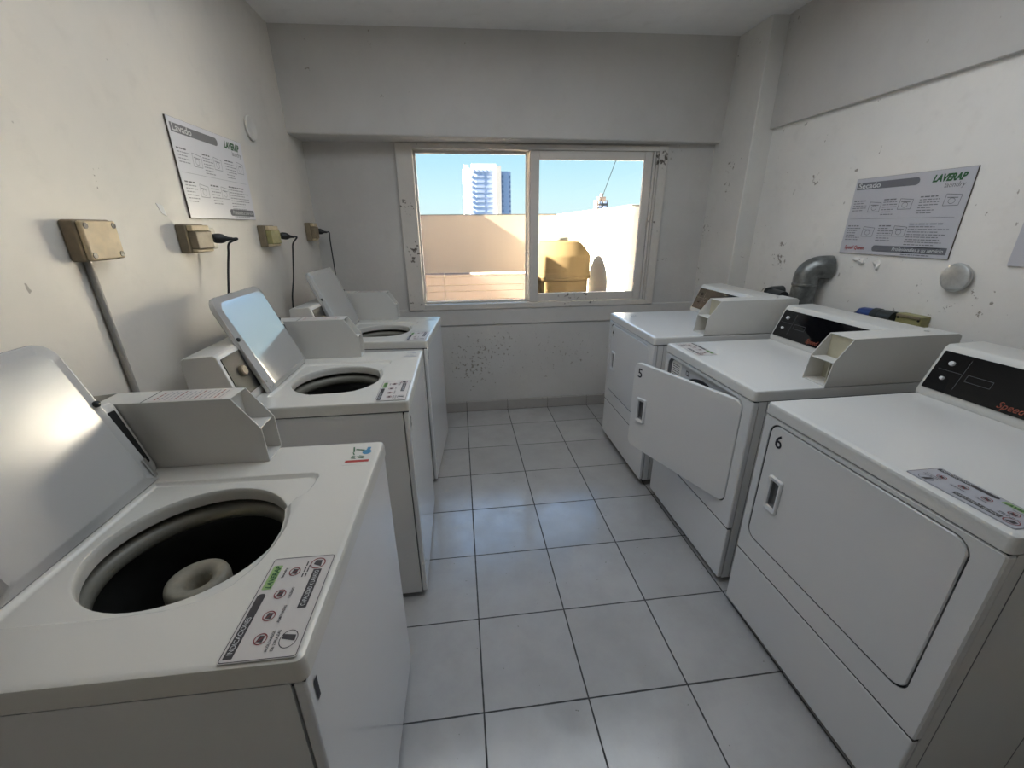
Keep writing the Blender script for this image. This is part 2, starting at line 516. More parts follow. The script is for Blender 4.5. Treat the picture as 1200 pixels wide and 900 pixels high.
# beam over the window: deeper at its left end than at its right end
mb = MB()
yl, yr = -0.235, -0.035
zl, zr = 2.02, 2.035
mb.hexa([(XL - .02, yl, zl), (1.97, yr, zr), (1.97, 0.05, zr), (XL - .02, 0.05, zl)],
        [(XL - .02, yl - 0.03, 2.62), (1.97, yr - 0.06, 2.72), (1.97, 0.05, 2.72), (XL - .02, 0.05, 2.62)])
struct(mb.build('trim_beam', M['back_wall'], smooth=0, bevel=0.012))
# pillar in the far right corner
mb = MB(); mb.box(1.925, 2.1, -0.40, 0.05, -0.05, 2.75)
struct(mb.build('trim_pillar', M['pillar'], smooth=0, bevel=0.008))
# raised band under the window
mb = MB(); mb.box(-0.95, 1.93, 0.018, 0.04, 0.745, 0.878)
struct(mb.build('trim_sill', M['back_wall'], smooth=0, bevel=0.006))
# skirting of cut floor tiles with dark joints
mb = MB()
for i in range(-3, 6):
    mb.box(max(XL, i * TILE + 0.0015), min(1.925, (i + 1) * TILE - 0.0015), 0.0, 0.03, 0.003, 0.088)
o = mb.build('baseboard_far', M['baseboard'], smooth=0, bevel=0.002); struct(o)
mb = MB(); mb.box(XL, 1.925, 0.006, 0.031, 0.0, 0.085)
struct(mb.build('trim_skirting_joint', M['grout'], smooth=0))

# ------------------------------------------------------------------ window
win = bpy.data.objects.new('window_1', None); col.objects.link(win); win.location = (0.58, 0.05, WZ0); struct(win)
def wpart(mb, name, m, parent=win, **k):
    o = mb.build(name, m, parent, **k)
    o.matrix_parent_inverse = Matrix.Translation(-Vector((0.58, 0.05, WZ0)))
    return o
mb = MB()     # fixed outer frame with its wide left jamb
mb.box(-0.40, -0.285, 0.006, 0.075, 0.875, 2.02)
mb.box(1.495, 1.56, 0.008, 0.075, 0.875, 2.02)
mb.box(-0.40, 1.56, 0.010, 0.20, 0.872, 0.915)
mb.box(-0.40, 1.56, 0.012, 0.20, 1.985, 2.02)
mb.box(-0.39, -0.30, 0.06, 0.20, 0.9, 2.0)
mb.box(1.51, 1.55, 0.06, 0.20, 0.9, 2.0)
wpart(mb, 'window_frame', M['frame'], smooth=0, bevel=0.004)
mb = MB()
mb.box(1.455, 1.474, 0.02, 0.07, 0.915, 1.985).box(1.480, 1.494, 0.022, 0.07, 0.915, 1.985)
wpart(mb, 'sash_track', M['frame'], smooth=0, bevel=0.003)
def sash(name, x0, x1, z0, z1, sl, sr, st, sb, y0, y1, m):
    mb = MB()
    mb.box(x0, x0 + sl, y0, y1, z0, z1).box(x1 - sr, x1, y0, y1, z0, z1)
    mb.box(x0 + sl, x1 - sr, y0 + .001, y1 - .001, z1 - st, z1).box(x0 + sl, x1 - sr, y0 + .001, y1 - .001, z0, z0 + sb)
    f = wpart(mb, name, m, smooth=0, bevel=0.004)
    mb = MB(); yy = (y0 + y1) / 2
    mb.box(x0 + sl - .004, x1 - sr + .004, yy - .002, yy + .002, z0 + sb - .004, z1 - st + .004)
    g = mb.build('window_pane', M['glass'], f, smooth=0)
    return f
sash('window_sash', 0.537, 1.45, 0.918, 1.985, 0.068, 0.056, 0.058, 0.062, 0.024, 0.056, M['frame'])
s2 = sash('window_sash', -0.290, 0.60, 0.915, 1.985, 0.018, 0.085, 0.018, 0.014, 0.085, 0.115, M['frame_in'])
mb = MB()
mb.tube(smooth_path([(0.523, 0.082, 1.11), (0.517, 0.058, 1.14), (0.514, 0.05, 1.20), (0.517, 0.058, 1.255), (0.523, 0.082, 1.28)]), 0.009, 8)
mb.box(0.513, 0.532, 0.074, 0.086, 1.10, 1.30)
mb.build('sash_handle', M['chrome'], s2)

# ------------------------------------------------------------------ machines: shared pieces
def add_plate(mb, w0, w1, y0, y1, z0, z1, holes=(), r=0.014, flip=1):
    """enamelled top with softened edges; holes: list of inner loops at z1 already in mb"""
    def lp(ins, z):
        return mb.loop([(u, v, z) for u, v in rrect(w0 + ins, w1 - ins, y0 + ins, y1 - ins, max(0.003, r - ins * 0.6), 5)])
    L = [lp(0.001, z0), lp(0, z0 + 0.003), lp(0, z1 - 0.012), lp(0.0035, z1 - 0.0035), lp(0.012, z1)]
    for a, b in zip(L[:-1], L[1:]):
        mb.bridge(a, b)
    mb.fill(L[-1], *holes)
    return L

def controls(parent, P0, knobs, m, size):
    mb = MB()

def deck_sticker(parent, origin, U, V, w, h, name_film, film, rng, washer=True, detail=True):
    """printed film of rules on the machine top; parent is the machine"""
    pr = Print(origin, U, V, parent)
    film_o = pr.plate('instruction_sticker', film, rrect(0, w, 0, h, (0.004, 0.004, 0.004, 0.004), 3), 0.0002, 0.0009)
    q = Print(origin, U, V, film_o)
    H = 0.0012
    edge = []
    o = rrect(0.0015, w - .0015, 0.0015, h - .0015, 0.004, 3)
    for i in range(len(o)):
        edge.append(q.line(o[i], o[(i + 1) % len(o)], 0.0012))
    q.polys('border_line', M['ink'], edge, H)
    bar = rrect(0.006, w * 0.60, h * 0.83, h * 0.95, (0.001, 0.006, 0.006, 0.001), 4)
    q.polys('title_bar', M['ink'], [bar], H)
    bar2 = rrect(w * 0.42, w * 0.83, h * 0.14, h * 0.27, 0.001, 2)
    q.polys('capacity_bar', M['ink'], [bar2], H)
    circ = [(0.17, 0.58), (0.37, 0.62), (0.58, 0.62), (0.82, 0.56)]
    rings = []; icons = []
    for k, (a, b) in enumerate(circ):
        cu, cv = a * w, b * h
        rings += q.ring(cu, cv, 0.0095, 0.0095, 0.0016)
        rings.append(q.line((cu - .006, cv + .006), (cu + .006, cv - .006), 0.0014))
        icons.append([(cu - .006, cv - .004), (cu + .005, cv - .005), (cu + .006, cv + .003), (cu - .004, cv + .005)])
    cu, cv = 0.90 * w, 0.24 * h
    rings += q.ring(cu, cv, 0.013, 0.013, 0.002)
    icons += [[(cu - .008, cv - .007), (cu + .007, cv - .006), (cu + .008, cv + .005), (cu - .002, cv + .007)]]
    q.polys('red_circles', M['ink_rust'], rings, H + .0002)
    q.polys('pictograms', M['ink'], icons, H + .0001)
    cu, cv = 0.15 * w, 0.20 * h
    dk = q.ring(cu, cv, 0.015, 0.013, 0.0012)
    dk += [[(cu - .004, cv - .010), (cu + .006, cv - .009), (cu + .009, cv + .010), (cu + .001, cv + .010)]]
    q.polys('machine_pictogram', M['ink'], dk, H)
    if detail:
        q.text('title_text', M['ink_white'], 'INDICACIONES', 0.012, h * 0.86, 0.0105, H + .0003, width=0.062)
        q.text('capacity_text', M['ink_white'], 'CAPACIDAD X LAVADO' if washer else 'CAPACIDAD X SECADO', w * 0.44, h * 0.17, 0.0105, H + .0003, width=w * 0.37)
        q.polys('logo_ground', M['ink_lime'], [rrect(w * 0.64, w * 0.91, h * 0.80, h * 0.945, 0.002, 2)], H)
        q.text('logo_text', M['ink_green'], 'LAVERAP', w * 0.65, h * 0.82, 0.0125, H + .0003, width=w * 0.25, bold=0.035, shear=0.2)
        for body, a, b, wd in (('ACOLCHADOS', 0.06, 0.42, 0.034), ('DE 2 PLAZAS', 0.06, 0.345, 0.034), ('ALMOHADAS', 0.30, 0.43, 0.032), ('CALZADO', 0.53, 0.44, 0.022), ('laundry', 0.76, 0.70, 0.022)):
            q.text('caption_text', M['ink'], body, a * w, b * h, 0.0062, H + .0002, width=wd, bold=0.01)
        q.polys('small_print', M['ink'], q.words(0.75 * w, 0.40 * h, 0.036, 0.0022, rng) + q.words(0.75 * w, 0.35 * h, 0.030, 0.0022, rng), H)
    return film_o

# ------------------------------------------------------------------ washers
def make_washer(label, loc, rz, number, detail=True, faucet='colour', lean=19.5, liner=0.027, skew=0.0):
    rng = random.Random(number)
    W, D = 0.328, 0.70
    root = thing('washing_machine', label, 'washing machine', loc, rz, 'washing machines along the left wall')
    # cabinet: three walls, a floor and the back, open at the top
    mb = MB()
    mb.box(-D, -0.0235, -W + .003, -W + .010, 0.025, 0.8635)
    mb.box(-D, -0.0235, W - .010, W - .003, 0.025, 0.8635)
    mb.box(-D, -D + .008, -W + .010, W - .010, 0.025, 0.8635)
    mb.box(-0.030, -0.0235, -W + .010, W - .010, 0.025, 0.8635)
    mb.box(-D, -0.0235, -W + .010, W - .010, 0.025, 0.035)
    mb.build('cabinet', M['enamel'], root, smooth=0)
    mb = MB(); mb.box(-0.0205, -0.001, -W + .002, W - .002, 0.03, 0.8635)
    fp = mb.build('front_panel', M['front_enamel'], root, bevel=0.006, seg=3)
    for sx in (-0.05, -D + .05):
        for sy in (-1, 1):
            mb = MB(); mb.lathe([(0, 0), (0.022, 0), (0.022, 0.012), (0.012, 0.016), (0.012, 0.03), (0, 0.03)], (sx, sy * (W - .05), 0), seg=16)
            mb.build('foot', M['black'], root)
    mb = MB()
    for (a, b, c, d) in ((-D + .002, -0.003, -W + .0055, -W + .009), (-D + .002, -0.003, W - .009, W - .0055), (-0.0065, -0.003, -W + .009, W - .009)):
        mb.box(a, b, c, d, 0.855, 0.8725)
    mb.build('top_joint', M['dark'], root, smooth=0)
    # top with recess and round loading hole
    mb = MB()
    bc = (-0.315, -0.027)
    nb = 56
    def circ(r, z):
        return mb.loop([(bc[0] + r*math.cos(2*PI*k/nb), bc[1] + r*math.sin(2*PI*k/nb), z) for k in range(nb)])
    rec = [(-0.512, 0.178), (-0.20, 0.180), (-0.145, 0.180), (-0.130, 0.174), (-0.123, 0.160), (-0.125, 0.115), (-0.130, 0.090), (-0.147, 0.072), (-0.151, 0.055),
           (-0.139, 0.02), (-0.130, -0.027), (-0.132, -0.08), (-0.142, -0.13), (-0.165, -0.175), (-0.20, -0.203), (-0.25, -0.217), (-0.32, -0.222), (-0.512, -0.222)]
    cx, cy = -0.31, -0.02
    def off(p, d):
        v = Vector((cx - p[0], cy - p[1])); v.normalize()
        return (p[0] + v.x * d, p[1] + v.y * d)
    R0 = mb.loop([(p[0], p[1], 0.910) for p in rec])
    R1 = mb.loop([off(p, .004) + (0.9075,) for p in rec])
    R2 = mb.loop([off(p, .010) + (0.9005,) for p in rec])
    R3 = mb.loop([off(p, .015) + (0.8990,) for p in rec])
    for a, b in ((R0, R1), (R1, R2), (R2, R3)):
        mb.bridge(a, b)
    add_plate(mb, -D, 0.004, -W, W, 0.868, 0.910, [R0])
    C0 = circ(0.1775, 0.899); C1 = circ(0.1735, 0.8975); C2 = circ(0.1712, 0.893); C3 = circ(0.1705, 0.885); C4 = circ(0.1712, 0.868); C5 = circ(0.176, 0.864)
    mb.fill(R3, C0)
    for a, b in ((C0, C1), (C1, C2), (C2, C3), (C3, C4), (C4, C5)):
        mb.bridge(a, b)
    mb.build('top_panel', M['deck_enamel'], root, smooth=40, wn=True)
    # inside: splash ring, basket, agitator
    mb = MB(); mb.lathe([(0.225, 0.846), (0.185, 0.852), (0.172, 0.848), (0.167, 0.838), (0.168, 0.822), (0.180, 0.812), (0.225, 0.80)], (bc[0], bc[1], 0), seg=56, close=True)
    mb.build('balance_ring', M['ring'], root, smooth=60)
    mb = MB(); mb.lathe([(0.222, 0.80), (0.212, 0.78), (0.208, 0.66), (0.214, 0.64), (0.208, 0.62), (0.205, 0.46), (0.18, 0.43), (0, 0.42), (0, 0.415), (0.185, 0.425), (0.212, 0.455), (0.228, 0.80)], (bc[0], bc[1], 0), seg=56)
    mb.build('wash_basket', M['steel_tub'], root, smooth=60)
    mb = MB()
    mb.lathe([(0, 0.752), (0.020, 0.753), (0.0235, 0.790), (0.028, 0.799), (0.038, 0.8045), (0.048, 0.806), (0.0555, 0.802), (0.0585, 0.792), (0.058, 0.74), (0.060, 0.66), (0.068, 0.56), (0.10, 0.48), (0.15, 0.45), (0.155, 0.44), (0, 0.44)], (bc[0] - .012, bc[1] - .006, 0), seg=40)
    for k in range(4):
        a = k * PI / 2 + .4
        ca, sa = math.cos(a), math.sin(a)
        o3 = (bc[0] - .012, bc[1] - .006)
        mb.prism([(0.05, 0.70), (0.075, 0.60), (0.14, 0.50), (0.15, 0.445), (0.05, 0.445)], lambda u, v, w: (o3[0] + u*ca - w*sa, o3[1] + u*sa + w*ca, v), -0.006, 0.006)
    mb.build('agitator', M['agitator'], root, smooth=50)
    # lid, opened and leaning back
    HX, HZ, TH = -0.508, 0.912, math.radians(lean)
    ly0, ly1, LL = -0.186, 0.196, 0.372
    st, ct = math.sin(TH), math.cos(TH)
    def L(s, y, n): return (HX - s * st + n * ct, y, HZ + s * ct + n * st)
    mb = MB()
    def ll(ins, n, ib=0.0):
        r = max(0.006, 0.042 - ins * 0.8)
        return mb.loop([L(s, y, n + (0.0 if ins < 0.02 else (liner * (LL - s) if liner > 0 else -liner * s) - skew * y)) for s, y in rrect(ins + ib, LL - ins, ly0 + ins, ly1 - ins, (0.006, r, r, 0.006), 7)])
    A = ll(0.006, -0.020); B = ll(0.001, -0.016); C = ll(0, -0.006); Dd = ll(0.002, -0.001); E_ = ll(0.006, 0.0); F = ll(0.0205, 0.004); G = ll(0.026, 0.0055)
    mb.fill(A)
    for a, b in ((A, B), (B, C), (C, Dd), (Dd, E_), (E_, F), (F, G)):
        mb.bridge(a, b)
    mb.fill(G)
    lid = mb.build('lid', M['lid_dull'] if number == 1 else M['lid_enamel'], root, smooth=28, wn=True)
    for y in (ly0 + 0.010, ly1 - 0.010):
        mb = MB(); c = Vector(L(0.215, y, 0.0)); n = Vector((ct, 0, st))
        mb.lathe([(0.0075, -0.001), (0.0075, 0.004), (0.005, 0.0075), (0, 0.008)], c, n, seg=14)
        mb.build('rubber_bumper', M['black'], lid, smooth=50)
    for s in (0.02, 0.045):
        mb = MB(); mb.lathe([(0.0035, 0), (0.0035, 0.003), (0, 0.0035)], L(s, ly0 + .012, 0.001), (ct, 0, st), seg=10)
        mb.build('lid_screw', M['black'], lid, smooth=40)
    mb = MB()
    mb.prism([(0.012, ly1 - .012), (0.012, ly1 - .004), (0.06, ly1 - .004), (0.06, ly1 - .012)], lambda s, y, w: L(s, y, w), 0.0, 0.004)
    mb.build('hinge', M['chrome'], lid, smooth=40)
    # console behind the lid with its black control panel
    mb = MB()
    c0, c1 = -0.322, 0.243
    prof = [(-0.546, 0.909), (-0.546, 0.926), (-0.590, 1.090), (-0.598, 1.098), (-0.690, 1.092), (-0.700, 1.085), (-0.700, 0.909)]
    mb.prism(prof, lambda u, v, w: (u, w, v), c0, c1)
    con = mb.build('console', M['meter'], root, bevel=0.004)
    pd = Vector((-0.590 + 0.546, 0, 1.090 - 0.926)); pl = pd.length; pd.normalize()
    pn = Vector((pd.z, 0, -pd.x))
    P0 = Vector((-0.546, 0, 0.926))
    def cp(s, y, n): return P0 + pd * s + pn * n + Vector((0, y, 0))
    mb = MB(); mb.prism(rrect(0.014, pl - .010, c0 + .014, c1 - .012, .004, 3), lambda s, y, w: cp(s, y, w), 0.0005, 0.0035)
    cpn = mb.build('control_panel', M['black_matte'], con, smooth=0)
    for (y, r, mm) in ((-0.235, 0.019, 'beige_dark'), (-0.17, 0.010, 'handle'), (-0.12, 0.006, 'handle')):
        mb = MB(); mb.lathe([(r, 0), (r, 0.010), (r * .8, 0.014), (0, 0.014)], cp(pl * .55, y, 0.003), pn, seg=20)
        mb.build('control_knob', M[mm], cpn, smooth=40)
    # coin meter case on the far side, open in front with two pockets
    y0, y1 = 0.246, 0.326
    t = 0.0035
    side = [(-0.700, 0.9102), (-0.275, 0.9102), (-0.277, 1.004), (-0.333, 1.090), (-0.640, 1.090), (-0.700, 1.085)]
    mb = MB()
    for a in (y0, y1 - t):
        mb.prism(side, lambda u, v, w: (u, w, v), a, a + t)
    mb.box(-0.640, -0.333, y0 + t, y1 - t, 1.0865, 1.090)
    mb.box(-0.345, -0.283, y0 + t, y1 - t, 1.000, 1.0035)
    mb.box(-0.700, -0.276, y0 + t, y1 - t, 0.9102, 0.914)
    mc = mb.build('coin_meter_case', M['meter'], root, smooth=0, bevel=0.001)
    mb = MB(); mb.box(-0.350, -0.346, y0 + t, y1 - t, 0.914, 1.0865); mb.box(-0.349, -0.340, y0 + .012, y0 + .020, 0.925, 0.99)
    mb.build('coin_pocket_back', M['meter'], mc, smooth=0)
    mb = MB(); mb.box(-0.5365, -0.535, y0 + .0005, y1 - .0005, 1.0895, 1.0906)
    mb.build('cover_seam', M['dark'], mc, smooth=0)
    pr = Print((-0.353, y0 + 0.006, 1.0901), (0, 1, 0), (-1, 0, 0), mc)
    so = pr.plate('meter_sticker', M['sticker'], pr.rect(0, 0, 0.068, 0.172), 0.0001, 0.0006)
    q = Print((-0.353, y0 + 0.006, 1.0901), (0, 1, 0), (-1, 0, 0), so)
    red = []; blk = []
    for k in range(14):
        v = 0.008 + k * 0.0115
        (red if k % 4 == 1 else blk).extend(q.words(0.005, v, 0.056, 0.0034, rng))
    q.polys('red_print', M['ink_rust'], red, 0.0008); q.polys('dark_print', M['ink_soft'], blk, 0.0008)
    # stickers on the deck
    deck_sticker(root, (-0.008, -0.320, 0.910), (0, 1, 0), (-1, 0, 0), 0.20, 0.108, 'film', M['sticker'], rng, True, True)
    pr = Print((-0.012, 0.200, 0.910), (0, 1, 0), (-1, 0, 0), root)
    fo = pr.plate('corner_sticker', M['deck_enamel'], rrect(0, 0.105, 0, 0.070, 0.004, 3), 0.0001, 0.0005)
    q = Print((-0.012, 0.200, 0.910), (0, 1, 0), (-1, 0, 0), fo)
    if faucet == 'colour':
        q.polys('faucet_pictogram', M['ink_blue'], [[(0.064 + 0.013*math.cos(a)*1.0, 0.020 + 0.012*math.sin(a)) for a in [2*PI*k/16 for k in range(16)]], q.rect(0.076, 0.013, 0.090, 0.023)], 0.0008)
        q.polys('faucet_arm', M['ink_green'], [q.line((0.074, 0.028), (0.080, 0.052), 0.006), q.line((0.066, 0.054), (0.094, 0.060), 0.004), q.line((0.050, 0.05), (0.064, 0.056), 0.003)], 0.0008)
    else:
        q.polys('faucet_pictogram', M['ink_soft'], [q.rect(0.066, 0.012, 0.088, 0.030), q.line((0.077, 0.028), (0.080, 0.055), 0.006)], 0.0008)
    q.polys('green_print', M['ink_green'] if faucet == 'colour' else M['ink_soft'], q.words(0.036, 0.018, 0.001, 0.004, rng) + [q.line((0.030 + .004*k, 0.020 + .004*(k % 2)), (0.034 + .004*k, 0.036 + .003*(k % 3)), 0.0022) for k in range(4)] + [q.line((0.030 + .004*k, 0.042 + .003*(k % 2)), (0.034 + .004*k, 0.056), 0.0022) for k in range(4)], 0.0008)
    q.polys('red_bar', M['ink_red'] if faucet == 'colour' else M['ink_soft'], [q.rect(0.012, 0.006, 0.023, 0.066)], 0.0008)
    # number on the front
    pr = Print((0.0, 0.0, 0.0), (0, 1, 0), (0, 0, 1), root)
    pr.text('machine_number', M['ink_black'], str(number), -0.303, 0.800, 0.056, 0.0006, align='CENTER', bold=0.045)
    return root

make_washer('white top-loading washing machine nearest the camera, cream tub ring showing, lid up', (-0.2525, -2.508, 0), -0.014, 1, liner=-0.020, skew=0.06)
make_washer('white top-loading washing machine in the middle of the left row, open lid reflecting blue', (-0.2095, -1.563, 0), 0.0, 2, faucet='grey', lean=21.0)
make_washer('white top-loading washing machine farthest back on the left, turned slightly under the window', (-0.1765, -0.713, -0.005), -0.08, 3, faucet='grey', lean=20.0)

# ------------------------------------------------------------------ dryers
def make_dryer(label, loc, rz, number, open_deg=0.0, sticker='full'):
    rng = random.Random(number + 20)
    W, D = 0.345, 0.80
    root = thing('tumble_dryer', label, 'tumble dryer', loc, rz, 'tumble dryers along the right wall')
    mb = MB()
    mb.box(0.0235, D, -W + .003, -W + .010, 0.025, 0.8635)
    mb.box(0.0235, D, W - .010, W - .003, 0.025, 0.8635)
    mb.box(D - .008, D, -W + .010, W - .010, 0.025, 0.8635)
    mb.box(0.0235, D, -W + .010, W - .010, 0.025, 0.035)
    cab = mb.build('cabinet', M['enamel'], root, smooth=0)
    for sx in (0.05, D - .05):
        for sy in (-1, 1):
            mb = MB(); mb.lathe([(0, 0), (0.022, 0), (0.022, 0.012), (0.012, 0.016), (0.012, 0.03), (0, 0.03)], (sx, sy * (W - .05), 0), seg=16)
            mb.build('foot', M['black'], root)
    # side panel joints on the near side
    mb = MB(); mb.box(0.055, 0.057, -W + .0022, -W + .004, 0.03, 0.866); mb.box(0.36, 0.362, -W + .0022, -W + .004, 0.03, 0.866)
    mb.build('panel_joint', M['handle_in'], cab, smooth=0)
    # front panel with the recessed doorway
    dy0, dy1, dz0, dz1 = -0.292, 0.310, 0.377, 0.848
    mb = MB()
    o0 = rrect(-W + .002, W - .002, 0.290, 0.8635, 0.008, 4)
    i0 = rrect(dy0, dy1, dz0, dz1, 0.040, 8)
    c = ((dy0 + dy1) / 2, 0.595)
    cc = [(c[0] + 0.215*math.cos(2*PI*k/48), c[1] + 0.215*math.sin(2*PI*k/48)) for k in range(48)]
    def lp(pts, x): return mb.loop([(x, a, b) for a, b in pts])
    OB, O1 = lp(o0, 0.0205), lp(o0, 0.004)
    o2 = rrect(-W + .006, W - .006, 0.294, 0.8595, 0.006, 4)
    O2 = lp(o2, 0.0)
    I0, I1 = lp(i0, 0.0), lp(i0, 0.017)
    CI, CB = lp(cc, 0.017), lp(cc, 0.060)
    mb.bridge(OB, O1); mb.bridge(O1, O2); mb.fill(O2, I0); mb.bridge(I0, I1); mb.fill(I1, CI); mb.bridge(CI, CB)
    mb.build('front_panel', M['front_enamel'], root, smooth=30, wn=True)
    mb = MB()
    ga, gb = rrect(dy0 + .0008, dy1 - .0008, dz0 + .0008, dz1 - .0008, 0.0395, 8), rrect(dy0 + .010, dy1 - .010, dz0 + .010, dz1 - .010, 0.032, 8)
    mb.bridge(lp(ga, 0.003), lp(gb, 0.0165)); mb.build('door_gap_shade', M['black'] if not open_deg else M['handle_in'], root, smooth=30)  # dark rim set in the door gap to imitate its shade
    mb = MB(); mb.lathe([(0.214, 0.058), (0.216, 0.07), (0.27, 0.09), (0.27, 0.60), (0.0, 0.62)], (0, c[0], c[1]), (1, 0, 0), seg=48)
    mb.build('drum', M['drum'] if open_deg else M['dark'], root, smooth=50)
    if open_deg:
        mb = MB(); mb.lathe([(0.222, 0.0165), (0.222, 0.011), (0.212, 0.010), (0.205, 0.020), (0.205, 0.05)], (0, c[0], c[1]), (1, 0, 0), seg=48)
        mb.build('door_seal', M['black'], root, smooth=50)
        pr = Print((0.017, 0.0, 0.0), (0, -1, 0), (0, 0, 1), root)
        lb = pr.plate('rating_label', M['paper'], pr.rect(-0.295, 0.740, -0.205, 0.835), 0.0002, 0.0012)
        q = Print((0.017, 0.0, 0.0), (0, -1, 0), (0, 0, 1), lb)
        q.polys('label_print', M['ink'], sum([q.words(-0.285, 0.75 + .011 * k, 0.065, 0.004, rng) for k in range(7)], []), 0.0016)
        q.polys('label_marks', M['ink'], [q.rect(-0.16, 0.795, -0.135, 0.80), q.rect(-0.16, 0.815, -0.135, 0.82), q.rect(-0.16, 0.795, -0.156, 0.82), q.rect(-0.139, 0.795, -0.135, 0.82)], 0.0006)
    mb = MB()
    for (a_, b_, c_, d_) in ((0.004, D - .002, -W + .0055, -W + .009), (0.004, D - .002, W - .009, W - .0055), (0.0035, 0.007, -W + .0055, W - .0055)):
        mb.box(a_, b_, c_, d_, 0.856, 0.8725)
    mb.box(0.0035, 0.019, -W + .004, W - .004, 0.280, 0.296)
    mb.build('top_joint', M['dark'], root, smooth=0)
    # kick panel
    mb = MB(); mb.box(0.0008, 0.0205, -W + .002, W - .002, 0.03, 0.286)
    mb.build('kick_panel', M['front_enamel'], root, bevel=0.005)
    # top
    mb = MB(); add_plate(mb, -0.004, D, -W, W, 0.868, 0.910)
    mb.face([(0.0, -W + .01, 0.8685), (0.0, W - .01, 0.8685), (D - .01, W - .01, 0.8685), (D - .01, -W + .01, 0.8685)])
    mb.build('top_panel', M['enamel'], root, smooth=40, wn=True)
    # door
    a = math.radians(open_deg)
    hy, hx = dy0 + .004, 0.004
    ca, sa = math.cos(a), math.sin(a)
    def Dm(y, z, n):     # n = towards the outside; rotated about the near hinge
        yy, xx = y - hy, -n + 0.006
        return (hx + xx * ca - yy * sa, hy + yy * ca + xx * sa, z)
    d0 = rrect(dy0 + .0058, dy1 - .004, dz0 + .004, dz1 - .0055, 0.037, 8)
    d1 = rrect(dy0 + .0088, dy1 - .007, dz0 + .007, dz1 - .0085, 0.034, 8)
    mb = MB()
    def dl(pts, n): return mb.loop([Dm(y, z, n) for y, z in pts])
    hyc, hzc = 0.232, 0.602
    hole = rrect(hyc - .019, hyc + .019, hzc - .052, hzc + .052, 0.006, 4)
    A, B, C = dl(d0, -0.008), dl(d0, 0.006), dl(d1, 0.009)
    H0, H1 = dl(hole, 0.009), dl(hole, -0.006)
    mb.fill(A); mb.bridge(A, B); mb.bridge(B, C); mb.fill(C, H0); mb.bridge(H0, H1); mb.fill(H1)
    door = mb.build('door', M['front_enamel'], root, smooth=30, wn=True)
    mb = MB()
    ho = rrect(hyc - .031, hyc + .031, hzc - .066, hzc + .066, 0.008, 4)
    hm = rrect(hyc - .027, hyc + .027, hzc - .062, hzc + .062, 0.007, 4)
    hi = rrect(hyc - .018, hyc + .018, hzc - .050, hzc + .050, 0.005, 4)
    A, B, C, E_ = dl(ho, 0.009), dl(ho, 0.013), dl(hm, 0.017), dl(hi, 0.014)
    F = dl(hi, 0.006)
    mb.bridge(A, B); mb.bridge(B, C); mb.bridge(C, E_); mb.bridge(E_, F)
    hd = mb.build('door_handle', M['handle'], door, smooth=30)
    mb = MB(); A = dl(hi, 0.0062); B = dl(rrect(hyc - .015, hyc + .015, hzc - .046, hzc + .046, 0.004, 4), -0.004); mb.bridge(A, B); mb.fill(B)
    mb.build('handle_pocket', M['handle_in'], hd, smooth=30)  # dark grey stands in for shade inside the shallow pocket
    for z in (0.440, 0.770):
        mb = MB()
        mb.tube([Dm(dy0 + .001, z - .040, 0.002), Dm(dy0 + .001, z + .040, 0.002)], 0.0062, 10)
        mb.build('door_hinge', M['black'], door)
    ex = Vector(Dm(0, 0, 1)) - Vector(Dm(0, 0, 0)); u = Vector(Dm(-1, 0, 0)) - Vector(Dm(0, 0, 0))
    pr = Print(Dm(0, 0, 0.0092), u, (0, 0, 1), door)
    if pr.N.dot(ex) < 0: pr.N = -pr.N
    pr.text('machine_number', M['ink_black'], str(number), -0.262, 0.770, 0.066, 0.0005, align='CENTER', bold=0.012)
    # console with sloping glossy control panel
    c0, c1 = -0.342, 0.340
    mb = MB()
    prof = [(0.570, 0.909), (0.570, 0.926), (0.628, 1.074), (0.640, 1.086), (0.770, 1.090), (0.790, 1.080), (0.790, 0.909)]
    mb.prism(prof, lambda u_, v_, w_: (u_, w_, v_), c0, c1)
    con = mb.build('console', M['meter'], root, bevel=0.004)
    P0 = Vector((0.570, 0, 0.926)); pd = Vector((0.058, 0, 0.148)); pl = pd.length; pd.normalize(); pn = Vector((-pd.z, 0, pd.x))
    def cp(s, y, n): return P0 + pd * s + pn * n + Vector((0, y, 0))
    mb = MB(); mb.prism(rrect(0.012, pl - .010, c0 + .014, c1 - .012, .003, 3), lambda s, y, w: cp(s, y, w), 0.0005, 0.0035)
    cpn = mb.build('control_panel', M['black_panel'], con, smooth=0)
    for (s, r) in ((0.70, 0.0085), (0.36, 0.0062)):
        mb = MB(); mb.lathe([(r, 0), (r, 0.006), (r * .8, 0.009), (0, 0.0095)], cp(pl * s, c1 - 0.055, 0.003), pn, seg=18)
        mb.build('control_button', M['black'] if number == 4 else M['handle'], cpn, smooth=40)  # pale colour carries the reflected light; the far dryer's buttons stay black
    pr = Print(cp(0, 0, 0.0036), (0, -1, 0), pd, cpn)
    if pr.N.dot(pn) < 0: pr.N = -pr.N
    yb = -(c1 - .055)
    pr.polys('panel_lines', M['ink_grey'], [pr.line((yb - .03, pl*.54), (yb + .045, pl*.54), .001), pr.line((yb + .045, pl*.2), (yb + .045, pl*.85), .001)] +
             [pr.line(a_, b_, .001) for a_, b_ in (((yb+.06, pl*.42), (yb+.13, pl*.42)), ((yb+.06, pl*.56), (yb+.13, pl*.56)), ((yb+.06, pl*.42), (yb+.06, pl*.56)), ((yb+.13, pl*.42), (yb+.13, pl*.56)))], 0.0003)
    pr.text('maker_lettering', M['ink_ember'], 'Speed Queen', -0.115, pl * 0.14, 0.030, 0.0004, width=0.15, shear=0.25, bold=0.01)
    # coin meter case near the close end
    y1, y0 = -0.236, -0.3445
    t = 0.0035
